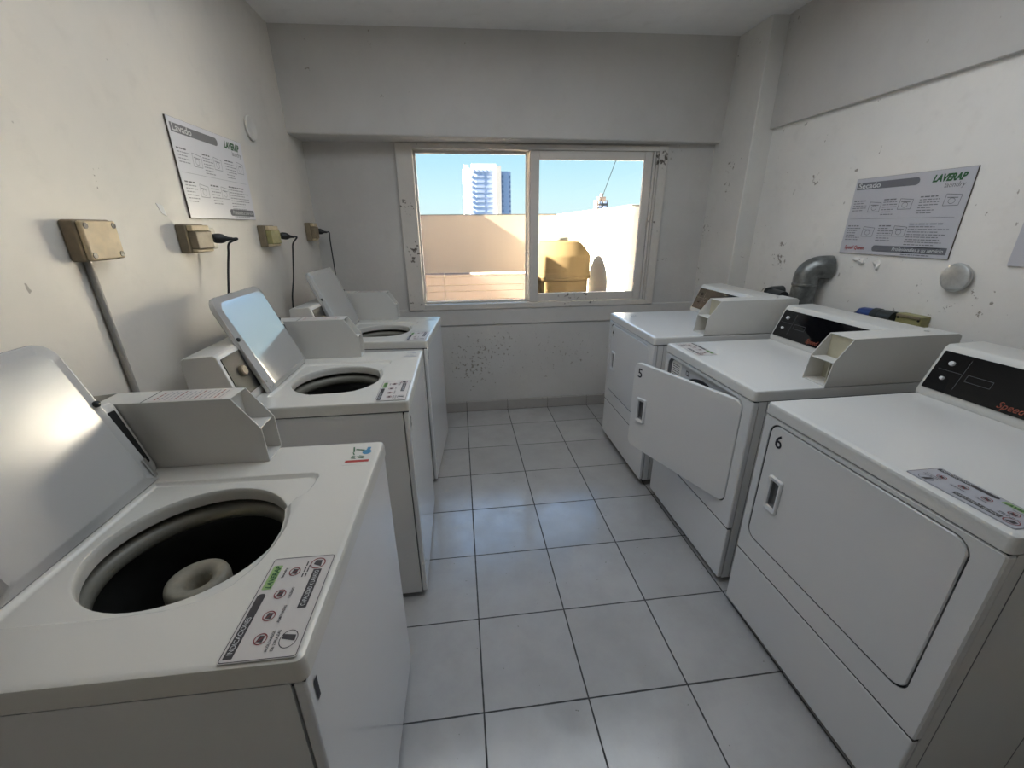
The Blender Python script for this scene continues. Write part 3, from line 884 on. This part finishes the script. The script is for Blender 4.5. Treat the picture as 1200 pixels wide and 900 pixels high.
    side = [(0.790, 0.9102), (0.272, 0.9102), (0.284, 1.004), (0.345, 1.090), (0.775, 1.094), (0.790, 1.085)]
    mb = MB()
    for a_ in (y0, y1 - t):
        mb.prism(side, lambda u_, v_, w_: (u_, w_, v_), a_, a_ + t)
    mb.hexa([(0.345, y0 + t, 1.0862), (0.775, y0 + t, 1.0902), (0.775, y1 - t, 1.0902), (0.345, y1 - t, 1.0862)],
            [(0.345, y0 + t, 1.0900), (0.775, y0 + t, 1.0940), (0.775, y1 - t, 1.0940), (0.345, y1 - t, 1.0900)])
    mb.box(0.287, 0.345, y0 + t, y1 - t, 0.999, 1.0025)
    mb.box(0.276, 0.77, y0 + t, y1 - t, 0.9102, 0.914)
    mc = mb.build('coin_meter_case', M['meter'], root, smooth=0, bevel=0.001)
    mb = MB()
    mb.box(0.352, 0.356, y0 + t, y1 - t, 0.914, 1.0865)
    mb.build('coin_pocket_back', M['meter_in'], mc, smooth=0)
    mb = MB(); mb.box(0.300, 0.349, y0 + .030, y0 + .033, 0.916, 0.998); mb.box(0.346, 0.351, y0 + .012, y0 + .028, 0.922, 0.932)
    mb.build('coin_pocket_divider', M['meter_in'], mc, smooth=0)
    mb = MB(); mb.lathe([(0.008, 0), (0.008, 0.003), (0.004, 0.005), (0, 0.005)], (0.70, (y0 + y1) / 2, 1.0933), (0, 0, 1), seg=14)
    mb.build('case_lock', M['chrome'], mc)
    # rules sticker
    if sticker == 'near':
        deck_sticker(root, (0.019, -0.108, 0.910), (0, -1, 0), (1, 0, 0), 0.215, 0.098, 'film', M['sticker_grey'], rng, False, True)
    elif sticker == 'far':
        deck_sticker(root, (0.030, 0.318, 0.910), (0, -1, 0), (1, 0, 0), 0.215, 0.098, 'film', M['sticker'], rng, False, True)
    else:
        pr = Print((0.09, 0.235, 0.910), (0, -1, 0), (1, 0, 0), root)
        pr.polys('worn_print', M['ink_grey'], pr.words(0, 0.004, 0.07, 0.006, rng) + pr.words(0.01, 0.02, 0.05, 0.006, rng) + pr.words(0.0, 0.036, 0.03, 0.006, rng), 0.0006)
    return root

make_dryer('white tumble dryer numbered 6, nearest the camera on the right', (1.034, -2.415, 0), 0.008, 6, 0.0, 'near')
make_dryer('white tumble dryer numbered 5 with its front door swung open', (1.046, -1.642, 0), 0.004, 5, 19.7, 'far')
make_dryer('white tumble dryer numbered 4 at the far end, below the pillar', (1.004, -0.893, 0.014), 0.0, 4, 0.0, 'worn')

# ------------------------------------------------------------------ signs on the walls
def sign(name, label, corner, U, V, w, h, title, maker, rng_seed, board):
    rng = random.Random(rng_seed)
    Uv, Vv = Vector(U), Vector(V); N = Uv.cross(Vv)
    root = thing(name, label, 'sign', tuple(Vector(corner) + Uv * w / 2), 0.0, 'laundry instruction boards')
    inv = Matrix.Translation(-(Vector(corner) + Uv * w / 2))
    pr = Print(corner, U, V, root)
    objs = []
    objs.append(pr.plate('board', M['sign_edge'], pr.rect(0, 0, w, h), 0.001, 0.006))
    objs.append(pr.plate('printed_face', board, pr.rect(0.001, 0.001, w - .001, h - .001), 0.006, 0.0072))
    H = 0.0078
    objs.append(pr.polys('title_bar', M['ink_mid'], [rrect(0.012, w * 0.60, h * 0.855, h * 0.945, (0.002, 0.016, 0.016, 0.002), 5)], H))
    objs.append(pr.text('title_text', M['ink_white'], title, 0.02, h * 0.872, 0.034, H + .0004, width=0.118, bold=0.015))
    objs.append(pr.text('logo_text', M['ink_green'], 'LAVERAP', w * 0.70, h * 0.872, 0.038, H, width=w * 0.245, bold=0.05, shear=0.3))
    objs.append(pr.text('logo_subtitle', M['ink_grey'], 'laundry', w * 0.80, h * 0.80, 0.028, H, width=w * 0.15, shear=0.2))
    txt = []; heads = []; pics = []
    blocks = [(0.03, 0.70, 0.15, 4), (0.33, 0.70, 0.14, 6), (0.645, 0.705, 0.17, 6), (0.03, 0.37, 0.15, 6), (0.35, 0.37, 0.14, 6), (0.62, 0.39, 0.33, 12)]
    for (a, b, ww, n) in blocks:
        heads += pr.words(a * w, b * h, ww * w * .8, 0.0048, rng)
        for k in range(n):
            txt += pr.words(a * w, b * h - 0.011 * (k + 1), ww * w * rng.uniform(0.65, 1.0), 0.0035, rng)
    for (a, b) in ((0.25, 0.62), (0.53, 0.64), (0.89, 0.66), (0.25, 0.30), (0.545, 0.31)):
        cu, cv = a * w, b * h
        o = [(cu - .03, cv - .022), (cu + .03, cv - .022), (cu + .034, cv + .018), (cu - .026, cv + .024)]
        for i in range(4):
            pics.append(pr.line(o[i], o[(i + 1) % 4], 0.0022))
        pics += pr.ring(cu, cv - .004, 0.014, 0.012, 0.002, 16)
        pics.append(pr.line((cu - .02, cv + .01), (cu + .022, cv + .008), 0.003))
    pics.append(pr.line((0.03 * w, 0.47 * h), (0.95 * w, 0.47 * h), 0.0012))
    objs.append(pr.polys('body_print', M['ink_mid'] if maker else M['ink_soft'], txt, H))
    objs.append(pr.polys('heading_print', M['ink_grey'], heads, H))
    objs.append(pr.polys('pictograms', M['ink_grey'] if maker else M['ink_soft'], pics, H))
    objs.append(pr.polys('footer_bar', M['ink_mid'], [rrect(w * (0.34 if maker else 0.56), w * 0.975, h * 0.045, h * 0.125, (0.012, 0.002, 0.002, 0.012), 4)], H))
    objs.append(pr.text('slogan_text', M['ink_white'], 'Profesionales a su servicio', w * (0.53 if maker else 0.60), h * 0.066, 0.022, H + .0004, width=w * (0.42 if maker else 0.35), bold=0.01, shear=0.2))
    if maker:
        objs.append(pr.text('maker_lettering', M['ink_red'], 'Speed Queen', w * 0.05, h * 0.06, 0.026, H, width=w * 0.21, bold=0.02, shear=0.2))
    for o in objs:
        o.matrix_parent_inverse = inv
    return root
sign('instruction_sign', 'white washing instructions board high on the left wall', (-1.0, -1.462, 1.520), (0, 1, 0), (0, 0, 1), 0.545, 0.335, 'Lavado', False, 3, M['sign'])
sign('instruction_sign', 'pale drying instructions board on the right wall above the grey duct', (2.06, -1.137, 1.333), (0, -1, 0), (0, 0, 1), 0.540, 0.358, 'Secado', True, 4, M['sign_dull'])
mb = MB(); mb.box(2.052, 2.0595, -2.40, -1.886, 1.325, 1.70)
tag(mb.build('blank_sign', M['sign_dull'], smooth=0, bevel=0.001), 'plain grey board cut off at the right edge of the picture', 'sign')

# ------------------------------------------------------------------ left wall fittings
def at_origin(o, p):
    o.matrix_parent_inverse = Matrix.Translation(-Vector(p))
    return o

def junction_box():
    p = (-1.0, -1.967, 1.40)
    root = thing('junction_box', 'blank square yellowed junction box on left wall, above the grey conduit', 'electrical box', p)
    mb = MB(); mb.box(-1.0, -0.964, -2.030, -1.904, 1.402, 1.506)
    at_origin(mb.build('box_body', M['beige_dark'], root, bevel=0.006), p)
    mb = MB(); mb.box(-0.964, -0.950, -2.026, -1.908, 1.405, 1.503)
    lid = at_origin(mb.build('box_cover', M['beige_plastic'], root, bevel=0.005), p)
    mb = MB()
    for y in (-2.014, -1.920):
        for z in (1.417, 1.491):
            mb.lathe([(0.0075, 0), (0.0075, 0.002), (0, 0.002)], (-0.9505, y, z), (1, 0, 0), seg=12)
    mb.build('screw', M['black'], lid)
junction_box()
mb = MB(); mb.tube([(-0.990, -1.992, 1.4005), (-0.990, -1.988, 1.2), (-0.990, -1.980, 0.9), (-0.990, -1.976, 0.02)], 0.0085, 12)
tag(mb.build('conduit', M['conduit']), 'thin grey conduit running down the left wall from the junction box', 'conduit')

def socket_box(label, y0, y1, z0, z1, flap, plate_y, nwide):
    p = (-1.0, (y0 + y1) / 2, z0)
    root = thing('socket_box', label, 'electrical box', p, 0.0, 'socket boxes on the left wall')
    mb = MB(); mb.box(-0.9995, -0.965, y0, y1, z0, z1)
    at_origin(mb.build('box_body', M['beige_dark'], root, bevel=0.005), p)
    mb = MB(); mb.box(-0.965, -0.945, y0 + .006, y1 - .006, z1 - .024, z1 - .003); mb.box(-0.965, -0.945, y0 + .006, y1 - .006, z0 + .002, z0 + .014)
    at_origin(mb.build('box_cover', M['beige_plastic'], root, bevel=0.004), p)
    mb = MB(); mb.box(-0.966, -0.938, y0 + .008, y1 - .008, z0 + .014, z1 - .024)
    at_origin(mb.build('hinged_flap', flap, root, bevel=0.004), p)
    mb = MB()
    mb.prism(rrect(plate_y, plate_y + nwide, z0 + .008, z1 - .012, 0.012, 5), lambda u, v, w: (w, u, v), -0.9995, -0.972)
    at_origin(mb.build('socket_plate', M['white_plastic'], root, bevel=0.003), p)
    mb = MB(); mb.lathe([(0.020, 0.0), (0.020, 0.003), (0.016, 0.003), (0.015, -0.008), (0, -0.008)], (-0.972, plate_y + nwide * .55, (z0 + z1) / 2), (1, 0, 0), seg=20)
    at_origin(mb.build('socket_face', M['white_plastic'], root), p)
socket_box('square socket box with a brown flap, under the washing board on left wall', -1.568, -1.446, 1.398, 1.497, M['beige_dark'], -1.446, 0.085)
socket_box('olive-flapped socket box, second from the window corner on left wall', -0.914, -0.785, 1.392, 1.496, M['olive_plastic'], -0.785, 0.08)
socket_box('small dirty socket box in the corner beside the window wall', -0.205, -0.115, 1.402, 1.515, M['beige_dark'], -0.115, 0.06)

def plug_cord(label, base, dirv, path):
    root = thing('power_plug', label, 'power plug', base, 0.0, 'plugs in the left wall sockets')
    d = Vector(dirv).normalized()
    mb = MB(); mb.lathe([(0, 0), (0.016, 0), (0.0185, 0.008), (0.019, 0.022), (0.0165, 0.034), (0.011, 0.042), (0.0075, 0.050), (0.006, 0.064), (0.0045, 0.066), (0, 0.066)], base, d, seg=18)
    at_origin(mb.build('plug_body', M['black'], root, smooth=50), base)
    st = Vector(base) + d * 0.062
    mb = MB(); mb.tube(smooth_path([st, st + d * 0.02] + [Vector(q) for q in path]), 0.0042, 8)
    at_origin(mb.build('cord', M['black'], root), base)
plug_cord('black plug with drooping cord in the socket box under the washing board', (-0.962, -1.405, 1.446), (0.75, 0.6, -0.05),
          [(-0.925, -1.372, 1.425), (-0.935, -1.375, 1.385), (-0.94, -1.395, 1.328), (-0.94, -1.43, 1.25), (-0.945, -1.46, 1.15), (-0.95, -1.47, 0.9), (-0.955, -1.47, 0.3), (-0.955, -1.47, 0.02)])
plug_cord('black plug with drooping cord in the olive-flapped socket box', (-0.960, -0.732, 1.444), (0.75, 0.6, -0.12),
          [(-0.925, -0.675, 1.40), (-0.935, -0.675, 1.35), (-0.94, -0.72, 1.22), (-0.945, -0.79, 1.08), (-0.95, -0.80, 0.8), (-0.955, -0.80, 0.02)])
plug_cord('black plug with drooping cord in the corner socket box beside the window wall', (-0.962, -0.090, 1.462), (0.95, 0.0, -0.12),
          [(-0.882, -0.094, 1.40), (-0.880, -0.096, 1.21), (-0.88, -0.10, 1.0), (-0.88, -0.10, 0.4), (-0.88, -0.10, 0.02)])
mb = MB(); mb.prism([(-1.632, 1.563), (-1.600, 1.557), (-1.591, 1.523), (-1.615, 1.531)], lambda u, v, w: (w, u, v), -1.0, -0.9985)
tag(mb.build('paper_scrap', M['paper'], smooth=0), 'tiny white paper scrap stuck on left wall by the washing board corner', 'paper')
mb = MB(); mb.lathe([(0, 0.0), (0.046, 0.0), (0.052, 0.002), (0.054, 0.010), (0.050, 0.013), (0.044, 0.011), (0, 0.010)], (-1.0, -0.765, 1.945), (1, 0, 0), seg=36)
tag(mb.build('round_cover', M['left_wall'], smooth=40), 'small painted round cover high on left wall beside the washing board', 'wall cover')

# ------------------------------------------------------------------ right wall fittings
root = thing('exhaust_duct', 'grey galvanised exhaust duct elbow entering right wall below the drying board', 'duct', (1.97, -1.07, 0.0))
p = (1.97, -1.07, 0.0)
mb = MB()
pth = smooth_path([(1.965, -1.035, 0.55), (1.965, -1.05, 0.95), (1.965, -1.052, 1.10), (1.966, -1.055, 1.165)], 5)
mb.tube(pth, 0.062, 28)
at_origin(mb.build('duct_pipe', M['galv'], root, smooth=50), p)
mb = MB()
arc = [(1.966, -1.055, 1.155), (1.967, -1.052, 1.19), (1.975, -1.055, 1.222), (2.0, -1.07, 1.245), (2.03, -1.085, 1.25), (2.0597, -1.095, 1.25)]
mb.tube(smooth_path(arc, 4), 0.064, 28)
at_origin(mb.build('duct_elbow', M['galv'], root, smooth=50), p)
mb = MB(); mb.lathe([(0.0632, 0), (0.067, 0.004), (0.067, 0.014), (0.0632, 0.018)], (1.966, -1.0545, 1.145), (0, 0, 1), seg=28)
at_origin(mb.build('duct_collar', M['galv'], root, smooth=40), p)
p = (1.99, -0.86, 0.0)
root = thing('pipe_fitting', 'black pipe fitting behind the far dryer, left of the duct', 'pipe', p)
mb = MB(); mb.tube([(2.0597, -0.775, 1.075), (1.98, -0.79, 1.075), (1.95, -0.80, 1.07)], 0.034, 20)
at_origin(mb.build('pipe_elbow', M['grey_fitting'], root, smooth=50), p)
mb = MB(); mb.tube([(1.968, -0.80, 1.06), (1.968, -0.91, 1.055)], 0.038, 20); mb.tube([(1.966, -0.91, 0.5), (1.966, -0.91, 1.06)], 0.034, 20, radii=[0.034, 0.040])
at_origin(mb.build('pipe_body', M['grey_fitting'], root, smooth=50), p)
mb = MB(); mb.lathe([(0, -0.012), (0.045, -0.012), (0.050, -0.008), (0.056, 0.0), (0.058, 0.008), (0.054, 0.016), (0.046, 0.019), (0.02, 0.021), (0, 0.021)], (2.0475, -1.742, 1.266), (-1, 0, 0), seg=40)
tag(mb.build('vent_cap', M['cap_metal'], smooth=40), 'round shiny metal cap on right wall below the drying board', 'vent cover')
p = (2.06, -1.63, 1.03)
root = thing('socket_box', 'small olive socket box on right wall behind the coin case of dryer 5', 'electrical box', p)
mb = MB(); mb.box(2.012, 2.0597, -1.690, -1.575, 1.015, 1.090)
at_origin(mb.build('box_body', M['olive_plastic'], root, bevel=0.005), p)
mb = MB(); mb.box(2.006, 2.0115, -1.686, -1.579, 1.075, 1.087)
at_origin(mb.build('box_edge', M['beige_dark'], root, bevel=0.002), p)
mb = MB()
for y in (-1.679, -1.586):
    mb.lathe([(0.005, 0), (0.005, 0.002), (0, 0.002)], (2.012, y, 1.07), (-1, 0, 0), seg=10)
at_origin(mb.build('screw', M['black'], root), p)
p = (2.02, -1.52, 1.03)
root = thing('industrial_plug', 'blue power plug with a dark collar beside the olive socket box', 'power plug', p)
mb = MB(); mb.lathe([(0, 0), (0.014, 0.0), (0.026, 0.012), (0.030, 0.03), (0.030, 0.085), (0, 0.085)], (2.022, -1.375, 1.052), (0, -1, 0.05), seg=24)
at_origin(mb.build('plug_body', M['blue_plastic'], root, smooth=40), p)
mb = MB(); mb.lathe([(0.030, 0.0), (0.035, 0.003), (0.035, 0.03), (0.031, 0.034), (0.034, 0.06), (0.034, 0.105), (0, 0.105)], (2.022, -1.4605, 1.056), (0, -1, 0.0), seg=24)
at_origin(mb.build('plug_collar', M['grey_fitting'], root, smooth=40), p)
mb = MB(); mb.tube(smooth_path([(2.022, -1.374, 1.052), (2.02, -1.35, 1.035), (2.015, -1.335, 0.98), (2.015, -1.33, 0.7), (2.015, -1.33, 0.02)]), 0.007, 8)
at_origin(mb.build('cord', M['black'], root), p)

# small flakes of lifted paint below the drying board
def flake(label, pts, lift):
    c = Vector((0, 0)); 
    for a in pts: c += Vector(a)
    c /= len(pts)
    mb = MB()
    cv = mb.bm.verts.new((2.0595 - lift * .4, c.x, c.y))
    vs = [mb.bm.verts.new((2.0598 - (lift if i % 3 == 0 else 0.0006), a[0], a[1])) for i, a in enumerate(pts)]
    bv = [mb.bm.verts.new((2.0602, a[0], a[1])) for a in pts]
    n = len(vs)
    for i in range(n):
        j = (i + 1) % n
        mb.bm.faces.new((cv, vs[i], vs[j])); mb.bm.faces.new((vs[i], bv[i], bv[j], vs[j]))
    tag(mb.build('paint_flake', M['right_wall'], smooth=0), label, 'paint flake', 'curled paint flakes under the drying board')
flake('curled paint flake below the left half of the drying board', [(-1.235, 1.305), (-1.25, 1.318), (-1.29, 1.312), (-1.30, 1.29), (-1.27, 1.278), (-1.245, 1.29)], 0.016)
flake('curled paint flake under the middle of the drying board', [(-1.355, 1.300), (-1.37, 1.312), (-1.385, 1.295), (-1.38, 1.268), (-1.365, 1.262), (-1.352, 1.28)], 0.018)

# ------------------------------------------------------------------ outside: roof terrace
mb = MB(); mb.box(-2.8, 4.5, 0.23, 10.0, -0.25, -0.02)
struct(mb.build('floor_terrace', M['ext_floor'], smooth=0))
mb = MB(); mb.box(-2.9, -2.5, 0.5, 3.85, -0.2, 3.5).box(-2.9, -2.5, 3.85, 5.0, -0.2, 2.42).box(-2.9, -2.5, 5.0, 8.3, -0.2, 3.72)
struct(mb.build('wall_neighbour', M['ext_peach'], smooth=0))
mb = MB(); mb.box(2.62, 2.9, 0.23, 2.66, -0.2, 2.1)
struct(mb.build('wall_added_bounce', M['ext_bounce'], smooth=0))  # unseen wall added to bounce sunlight through the window
p = (0.0, 8.1, 0.0)
root = thing('terrace_wall', 'long peach boundary wall at the far side of the terrace', 'wall', p)
mb = MB(); mb.box(-2.5, 2.54, 8.0, 8.2, -0.2, 1.755)
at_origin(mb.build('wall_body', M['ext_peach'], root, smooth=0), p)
mb = MB(); mb.box(-2.5, 2.54, 8.001, 8.215, 1.755, 1.775)
at_origin(mb.build('coping', M['ext_grey'], root, smooth=0), p)
p = (2.64, 5.5, 0.0)
root = thing('terrace_wall', 'bright white sunlit wall on the right of the terrace behind the tank', 'wall', p)
mb = MB(); mb.box(2.541, 2.74, 3.06, 8.2, -0.2, 1.745)
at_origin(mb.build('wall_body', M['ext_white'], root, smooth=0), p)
mb = MB()
n = 12
for k in range(n):
    a, b = 3.06 + (8.2 - 3.06) * k / n, 3.06 + (8.2 - 3.06) * (k + 1) / n
    h = 0.016 + 0.016 * random.random()
    mb.box(2.535, 2.745, a, b, 1.745, 1.745 + h)
at_origin(mb.build('coping', M['ext_grey'], root, smooth=0, bevel=0.004), p)
p = (0.0, 4.1, 0.0)
root = thing('low_block_wall', 'low pale pink block wall just outside the window', 'wall', p)
mb = MB()
zs = [0.0, 0.16, 0.309, 0.312, 0.452, 0.456, 0.556, 0.560, 0.696, 0.70, 0.736]
for (z0, z1) in ((-0.02, 0.308), (0.314, 0.452), (0.458, 0.556), (0.563, 0.694), (0.701, 0.736)):
    mb.box(-2.3, -0.262, 4.0, 4.25, z0, z1)
    mb.box(-0.252, 1.25, 4.0, 4.25, z0, z1)
at_origin(mb.build('blocks', M['ext_brick'], root, smooth=0, bevel=0.004), p)
mb = MB(); mb.box(-2.3, 1.25, 4.012, 4.24, -0.02, 0.73)
at_origin(mb.build('mortar', M['beige_dark'], root, smooth=0), p)
# water tank
p = (1.80, 4.40, -0.02)
root = thing('water_tank', 'squat ochre plastic water tank on the terrace in front of the white wall', 'water tank', p)
mb = MB(); mb.lathe([(0, 0), (0.52, 0), (0.525, 0.60), (0.562, 0.625), (0.568, 0.66), (0.552, 0.69), (0.555, 0.72), (0.55, 0.74), (0.55, 1.0), (0.53, 1.05), (0.40, 1.20), (0.34, 1.245), (0.13, 1.27), (0, 1.27)], seg=56)
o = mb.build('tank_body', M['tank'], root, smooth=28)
mb = MB(); mb.lathe([(0, 1.27), (0.15, 1.27), (0.155, 1.285), (0.155, 1.315), (0.13, 1.33), (0, 1.33)], seg=32)
mb.build('tank_cap', M['ext_grey'], root, smooth=40)
mb = MB(); mb.tube([(0, -0.52, 0.30), (0, -0.60, 0.30), (0, -0.62, 0.28)], 0.022, 12)
mb.build('outlet_pipe', M['grey_fitting'], root)

# towers far off
def tower(label, x, y, w, z1, name='apartment_tower'):
    p = (x, y, -12.0)
    root = thing(name, label, 'building', p)
    s = w / 32.0
    H = z1 + 12.0
    def B(x0, x1, y0, y1, z0, z1_): return (x0 * s, x1 * s, y0 * s, y1 * s, z0, z1_)
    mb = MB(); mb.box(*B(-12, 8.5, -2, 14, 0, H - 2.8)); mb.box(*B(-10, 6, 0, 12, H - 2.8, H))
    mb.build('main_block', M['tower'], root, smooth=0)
    mb = MB(); mb.box(*B(-16, -12, 0, 10, 0, H - 3.4)); mb.box(*B(-15.2, -12, 1, 9, H - 3.4, H - 0.5))
    mb.build('left_fin', M['tower_fin'], root, smooth=0)
    mb = MB(); mb.box(*B(5.8, 8.9, -4, 6, 0, H - 1.6))
    mb.build('stair_shaft', M['tower_fin'], root, smooth=0)
    mb = MB(); mb.prism([(8.9 * s, -1 * s), (14 * s, -1 * s), (16 * s, 2 * s), (16 * s, 12 * s), (8.9 * s, 12 * s)], lambda u, v, w_: (u, v, w_), 0, H - 4.5)
    mb.build('right_wing', M['tower'], root, smooth=0)
    for k in range(14):
        z = H - 8.4 - k * 3.0
        if z < 11: break
        for (a, b) in ((-7.5, -2.2), (-0.2, 5.0)):
            mb = MB(); mb.box(*B(a, b, -2.3, -1.9, z, z + 1.3)); mb.build('window_band', M['tower_win'], root, smooth=0)
        mb = MB(); mb.box(*B(-10.8, -9.4, -2.3, -1.9, z, z + 1.4)); mb.build('window', M['tower_win'], root, smooth=0)
        mb = MB(); mb.box(*B(-15, -13.6, -0.3, 0.1, z, z + 1.3)); mb.build('window', M['tower_win'], root, smooth=0)
        mb = MB(); mb.box(*B(9.6, 10.8, -1.3, -0.9, z, z + 1.5)); mb.build('window', M['tower_win'], root, smooth=0)
        mb = MB(); mb.box(*B(14.6, 15.6, -0.4, 2.4, z, z + 1.4)); mb.build('window', M['tower_win'], root, smooth=0)
    mb = MB()
    for k in range(6):
        mb.box(*B(-9.5 + k * 2.6, -8.0 + k * 2.6, -2.4, -1.9, H - 5.3, H - 3.6))
    mb.box(*B(-8, 4, -0.3, 0.1, H - 2.2, H - 0.6))
    mb.build('crown_openings', M['tower_win'], root, smooth=0)
    return root
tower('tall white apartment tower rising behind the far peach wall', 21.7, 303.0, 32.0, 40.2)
p = (94.0, 280.0, -12.0)
root = thing('distant_tower', 'tiny beige tower top peeking over the white terrace wall', 'building', p)
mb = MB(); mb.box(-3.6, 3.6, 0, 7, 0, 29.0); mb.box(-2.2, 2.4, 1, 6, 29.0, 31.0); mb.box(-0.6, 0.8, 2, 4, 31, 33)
mb.build('tower_block', M['tower_pale'], root, smooth=0)
mb = MB()
for k in range(5):
    mb.box(-2.6, -0.5, -0.2, 0.1, 27 - k * 2.6, 28.2 - k * 2.6); mb.box(0.8, 2.8, -0.2, 0.1, 27 - k * 2.6, 28.2 - k * 2.6)
mb.build('window', M['tower_win'], root, smooth=0)

# cable across the sky (from our roof corner to a post behind the white wall)
CABLE_A, CABLE_B = (3.38, 6.0, 2.96), (3.83, 8.6, 1.95)
a, b = Vector(CABLE_A), Vector(CABLE_B)
d = (a - b)
mb = MB(); mb.tube([a + d * 1.6, a + d * .5, a, b, b - d * 0.75], 0.007, 6)
tag(mb.build('overhead_cable', M['cable']), 'thin dark overhead cable slanting across the sky at the right pane', 'cable')

# ------------------------------------------------------------------ light
SUN_E = 170.0
sun = bpy.data.lights.new('sun', 'SUN'); sun.energy = SUN_E; sun.angle = math.radians(0.53); sun.color = (1.0, 0.90, 0.75)
so = bpy.data.objects.new('sun', sun); col.objects.link(so)
so.rotation_euler = Vector((1.0, 0.030, -0.625)).to_track_quat('-Z', 'Y').to_euler()
so.location = (-6, -3, 8)

w = bpy.data.worlds.new('sky'); sc.world = w; w.use_nodes = True
t = w.node_tree
bg = t.nodes['Background']
tc = t.nodes.new('ShaderNodeTexCoord'); sx = t.nodes.new('ShaderNodeSeparateXYZ')
t.links.new(tc.outputs['Generated'], sx.inputs[0])
cr = t.nodes.new('ShaderNodeValToRGB')
t.links.new(sx.outputs['Z'], cr.inputs[0])
e = cr.color_ramp.elements
e[0].position = 0.0; e[0].color = (0.78, 0.95, 0.98, 1)
e[1].position = 0.9; e[1].color = (0.5, 1.1, 2.3, 1)
for pos, c in ((0.06, (0.68, 0.95, 1.0, 1)), (0.15, (0.48, 0.82, 1.0, 1)), (0.24, (0.50, 0.92, 1.35, 1)), (0.40, (0.75, 1.4, 2.4, 1))):
    n = e.new(pos); n.color = c
t.links.new(cr.outputs[0], bg.inputs['Color'])
bg.inputs['Strength'].default_value = 0.42

# unseen soft fill light, added under the ceiling to brighten the room
def fill_light(x, y, power):
    la = bpy.data.lights.new('fill_light', 'AREA'); la.shape = 'RECTANGLE'; la.size = 2.0; la.size_y = 1.2
    la.energy = power; la.color = (0.86, 0.93, 1.0)
    o = bpy.data.objects.new('fill_light', la); col.objects.link(o)
    o.location = (x, y, zc(x) - 0.06)
fill_light(0.5, -1.75, 7.6)

# ------------------------------------------------------------------ camera
f = 489.0958 / 1200
cam = bpy.data.cameras.new('camera'); co = bpy.data.objects.new('camera', cam); col.objects.link(co)
cam.sensor_fit = 'HORIZONTAL'; cam.sensor_width = 36.0; cam.lens = 36.0 * f
cam.clip_start = 0.01; cam.clip_end = 2000
pi_, ya, ro = -0.3605, -0.1204, 0.0089
cp_, sp_ = math.cos(pi_), math.sin(pi_); cy_, sy_ = math.cos(ya), math.sin(ya); c_, s_ = math.cos(ro), math.sin(ro)
Rx = Matrix(((1, 0, 0), (0, cp_, -sp_), (0, sp_, cp_)))
Rz = Matrix(((cy_, -sy_, 0), (sy_, cy_, 0), (0, 0, 1)))
Rr = Matrix(((c_, 0, s_), (0, 1, 0), (-s_, 0, c_)))
R = Rz @ Rx @ Rr
r0, fw, up = R.col[0], R.col[1], R.col[2]
B = Matrix((( r0.x, up.x, -fw.x), (r0.y, up.y, -fw.y), (r0.z, up.z, -fw.z)))
co.matrix_world = Matrix.Translation((-0.0225 * TILE, -9.3734 * TILE, 4.2263 * TILE)) @ B.to_4x4()
sc.camera = co

sc.view_settings.view_transform = 'Standard'
sc.view_settings.look = 'None'
sc.view_settings.exposure = 1.42
sc.view_settings.gamma = 1.0
sc.view_settings.use_curve_mapping = False
sc.cycles.use_denoising = True
sc.cycles.diffuse_bounces = 6
sc.cycles.max_bounces = 14
sc.cycles.transparent_max_bounces = 16
